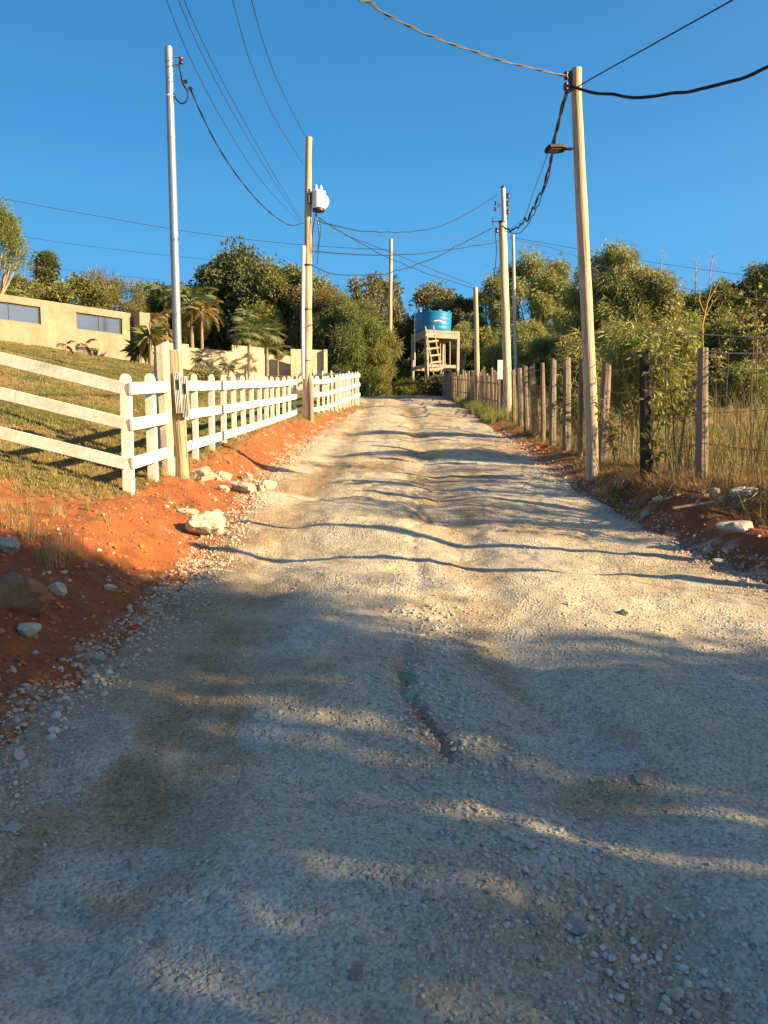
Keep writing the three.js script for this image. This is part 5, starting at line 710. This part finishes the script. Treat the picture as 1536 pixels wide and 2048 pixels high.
palm('spiky dracaena against the right end of the house', 302, 33.5, 672, 44, 'blade', 46, F.palm, { tr: 0.10, name: 'dracaena', category: 'plant', group: 'garden plants', dead: 0.25 });
palm('low spiky dracaena at the foot of the house corner', 280, 34, 700, 36, 'blade', 40, F.dark, { tr: 0.07, name: 'dracaena', category: 'plant', group: 'garden plants' });
palm('small dark cycad before the garden wall', 457, 36, 735, 22, 'blade', 16, F.dark, { tr: 0.04, name: 'cycad', category: 'plant', group: 'garden plants' });
palm('young papaya with drooping leaves before the garden wall', 397, 35, 715, 26, 'fan', 9, F.dark, { tr: 0.03, name: 'papaya', category: 'plant', group: 'garden plants' });
palm('curved bare frond plant below the left house window', 132, 29.5, 690, 26, 'feather', 4, F.dry, { tr: 0.02, name: 'young_palm', category: 'plant', group: 'garden plants' });
palm('slim leaning frond plant before the low house opening', 170, 30, 690, 34, 'feather', 4, F.dry, { tr: 0.02, name: 'young_palm', category: 'plant', group: 'garden plants' });
tree('garden_shrub', 'low yellow-flowered bush on the lawn right of the meter post', { px: 408, d: 27, top: 742, w: 26, cb: 0.05, lobes: 5, n: 60, kind: 'vine', size: 1.6, category: 'shrub', group: 'garden plants', floor: 0.02, warm: 0.3 });

// ------------------------------------------------------------------ grass
function tuft(n, h, w, spread, seed) { const r = rngOf(seed), pos = []; for (let k = 0; k < n; k++) { const a = r() * 6.28, o = r() * spread, x = Math.cos(a) * o, z = Math.sin(a) * o, hh = h * (0.55 + 0.6 * r()), b = r() * 6.28, l = hh * (0.15 + 0.55 * r()), dx = Math.cos(b) * l, dz = Math.sin(b) * l, sx = -Math.sin(b) * w / 2, sz = Math.cos(b) * w / 2; const P = [[x - sx, 0, z - sz], [x + sx, 0, z + sz], [x + dx * 0.35 + sx * 0.8, hh * 0.6, z + dz * 0.35 + sz * 0.8], [x + dx * 0.35 - sx * 0.8, hh * 0.6, z + dz * 0.35 - sz * 0.8], [x + dx, hh, z + dz]]; for (const i of [0, 1, 2, 0, 2, 3, 3, 2, 4]) pos.push(...P[i]); } const g = new THREE.BufferGeometry(); g.setAttribute('position', new THREE.Float32BufferAttribute(pos, 3)); g.computeVertexNormals(); return g; }
{
  const short = tuft(14, 0.032, 0.006, 0.07, 1), mid = tuft(16, 0.3, 0.010, 0.09, 2), tall = tuft(18, 0.55, 0.012, 0.12, 3), stalk = tuft(5, 0.95, 0.009, 0.14, 4), r = rngOf(909);
  const turf = [], straw = [], verge = [], vergeDry = [], stalks = [];
  for (let k = 0; k < 120000; k++) { const d = 6.9 + 26 * Math.pow(r(), 1.9), x = fenceX(d) + 0.5 - (4.5 + d * 0.35) * r(); if (x < -0.7 * d - 1) continue; const m = lawnAt(x, d); if (r() > m * 1.1) continue; const dry = sst(-0.3, 0.35, 1.5 * fbm(x * 0.9, d * 0.9, 4) + 0.6 * fbm(x * 5.3, d * 5.3, 3) + 0.75 * (1 - sst(9, 13.5, d))); if (r() < dry * 0.35) continue; const dummy = 0, s = (0.6 + 0.7 * r()) * (1 + d * 0.02), v = 0.75 + 0.5 * r(); (r() < dry * 0.75 ? straw : turf).push([x, groundY(x, d) - 0.004, -d, s, s, s, r() * 6.28, 0, [v, v, v]]); }
  for (let k = 0; k < 650; k++) { const d = 4.4 + 4.2 * r(), x = -2.1 - 2.6 * r(), m = sst(0.05, 0.5, fbm(x * 1.2 + 5, d * 1.2, 3) + 0.35 * sst(6.2, 7.6, d) - 0.05); if (r() > m) continue; const s = 0.16 + 0.24 * r(), v = 0.8 + 0.4 * r(); (r() < 0.75 ? verge : vergeDry).push([x, groundY(x, d) - 0.01, -d, s, s * 0.8, s, r() * 6.28, 0, [v, v, v]]); }
  for (let k = 0; k < 500; k++) { const d = 9 + 22 * r(), x = fenceX(d) - 0.05 + 0.5 * Math.pow(r(), 2); const s = 0.15 + 0.25 * r(), v = 0.8 + 0.4 * r(); (r() < 0.5 ? verge : vergeDry).push([x, groundY(x, d) - 0.01, -d, s, s * 0.8, s, r() * 6.28, 0, [v, v, v]]); }
  for (let k = 0; k < 46000; k++) { const d = 4 + 34 * Math.pow(r(), 1.6), t = 0.18 + (4 + d * 0.6) * Math.pow(r(), 1.7), x = edgeR0(d) + t; if (x > 0.95 * d + 2) continue; const m = sst(0.25, 0.9, t + 0.6 * fbm(x * 1.1, d * 1.1, 3)) * (d < 8.3 ? 0.35 : 1); if (r() > m) continue; const green = 0.9 + 0.9 * fbm(x * 0.5 + 7, d * 0.5, 3) + (t < 1.1 && d > 10 ? 0.25 : 0), s = (0.6 + 0.6 * r()) * (0.75 + 0.3 * fbm(x * 0.7, d * 0.7, 2)), v = 0.75 + 0.5 * r(); (r() < green ? verge : vergeDry).push([x, groundY(x, d) - 0.02, -d, s, s * (t < 0.8 ? 0.38 : 0.46), s, r() * 6.28, 0, [v * (1.1 + 0.3 * r()), v, v]]); if (r() < 0.022 && t > 0.9) stalks.push([x, groundY(x, d) - 0.02, -d, 1, 0.8 + 0.5 * r(), 1, r() * 6.28, 0, [v, v, v]]); }
  for (let k = 0; k < 300; k++) { const d = 6.2 + 17 * Math.pow(r(), 1.2), x = edgeR0(d) + 0.55 + 2.4 * r(), v = 0.7 + 0.5 * r(); stalks.push([x, groundY(x, d) - 0.02, -d, 0.8, 0.6 + 0.5 * r(), 0.8, r() * 6.28, (r() - 0.5) * 0.3, [v, v, v], (r() - 0.5) * 0.3]); }
  const verge2 = []; for (let k = 0; k < 900; k++) { const d = 22 + 24 * r(), x = edgeR0(d) + 0.1 + 0.9 * r(), v = 0.9 + 0.4 * r(), s = 0.7 + 0.6 * r(); verge2.push([x, groundY(x, d) - 0.02, -d, s, s, s, r() * 6.28, 0, [v, v * 1.05, v]]); }
  tag(scatter('lawn_grass', short, F.turf, turf), 'short mown green grass of the sloping lawn', 'grass'); tag(scatter('dry_lawn_grass', short, F.thatch, straw), 'dry straw-coloured grass of the sloping lawn', 'grass');
  tag(scatter('verge_grass', mid, F.grass, verge), 'rough green grass on the verges and field', 'grass'); tag(scatter('dry_verge_grass', tall, F.straw, vergeDry), 'tall dry golden grass on the right verge and field', 'grass'); tag(scatter('grass_stalks', stalk, F.olive, stalks), 'tall dry grass stalks standing in the field', 'grass'); tag(scatter('bright_verge_grass', mid, F.bamboo, verge2), 'bright green grass strip below the palisade stakes', 'grass');
  // dead tufts by the big boulder
  [[95, 1135, 'dry brown grass tuft on the shaded bank right of the brown boulder'], [60, 1085, 'dry brown grass tuft behind the white rock at the left edge'], [130, 1110, 'thin dry weed tuft at the shade line on the red bank'], [30, 1060, 'dry grass tuft at the left edge on the red bank']].forEach(([px, py, label], k) => { const p = groundAt(px, py), m = part('dry_grass_tuft', tuft(46, 0.30, 0.005, 0.12, 950 + k), F.straw, scene); m.position.copy(p); m.position.y -= 0.01; tag(m, label, 'grass tuft', 'dry tufts on the left bank'); });
  console.log('grass', turf.length, straw.length, verge.length, vergeDry.length, stalks.length);
}
scene.traverse((o) => { if (o.isMesh) { o.castShadow = true; o.receiveShadow = true; } });
renderer.render(scene, camera);
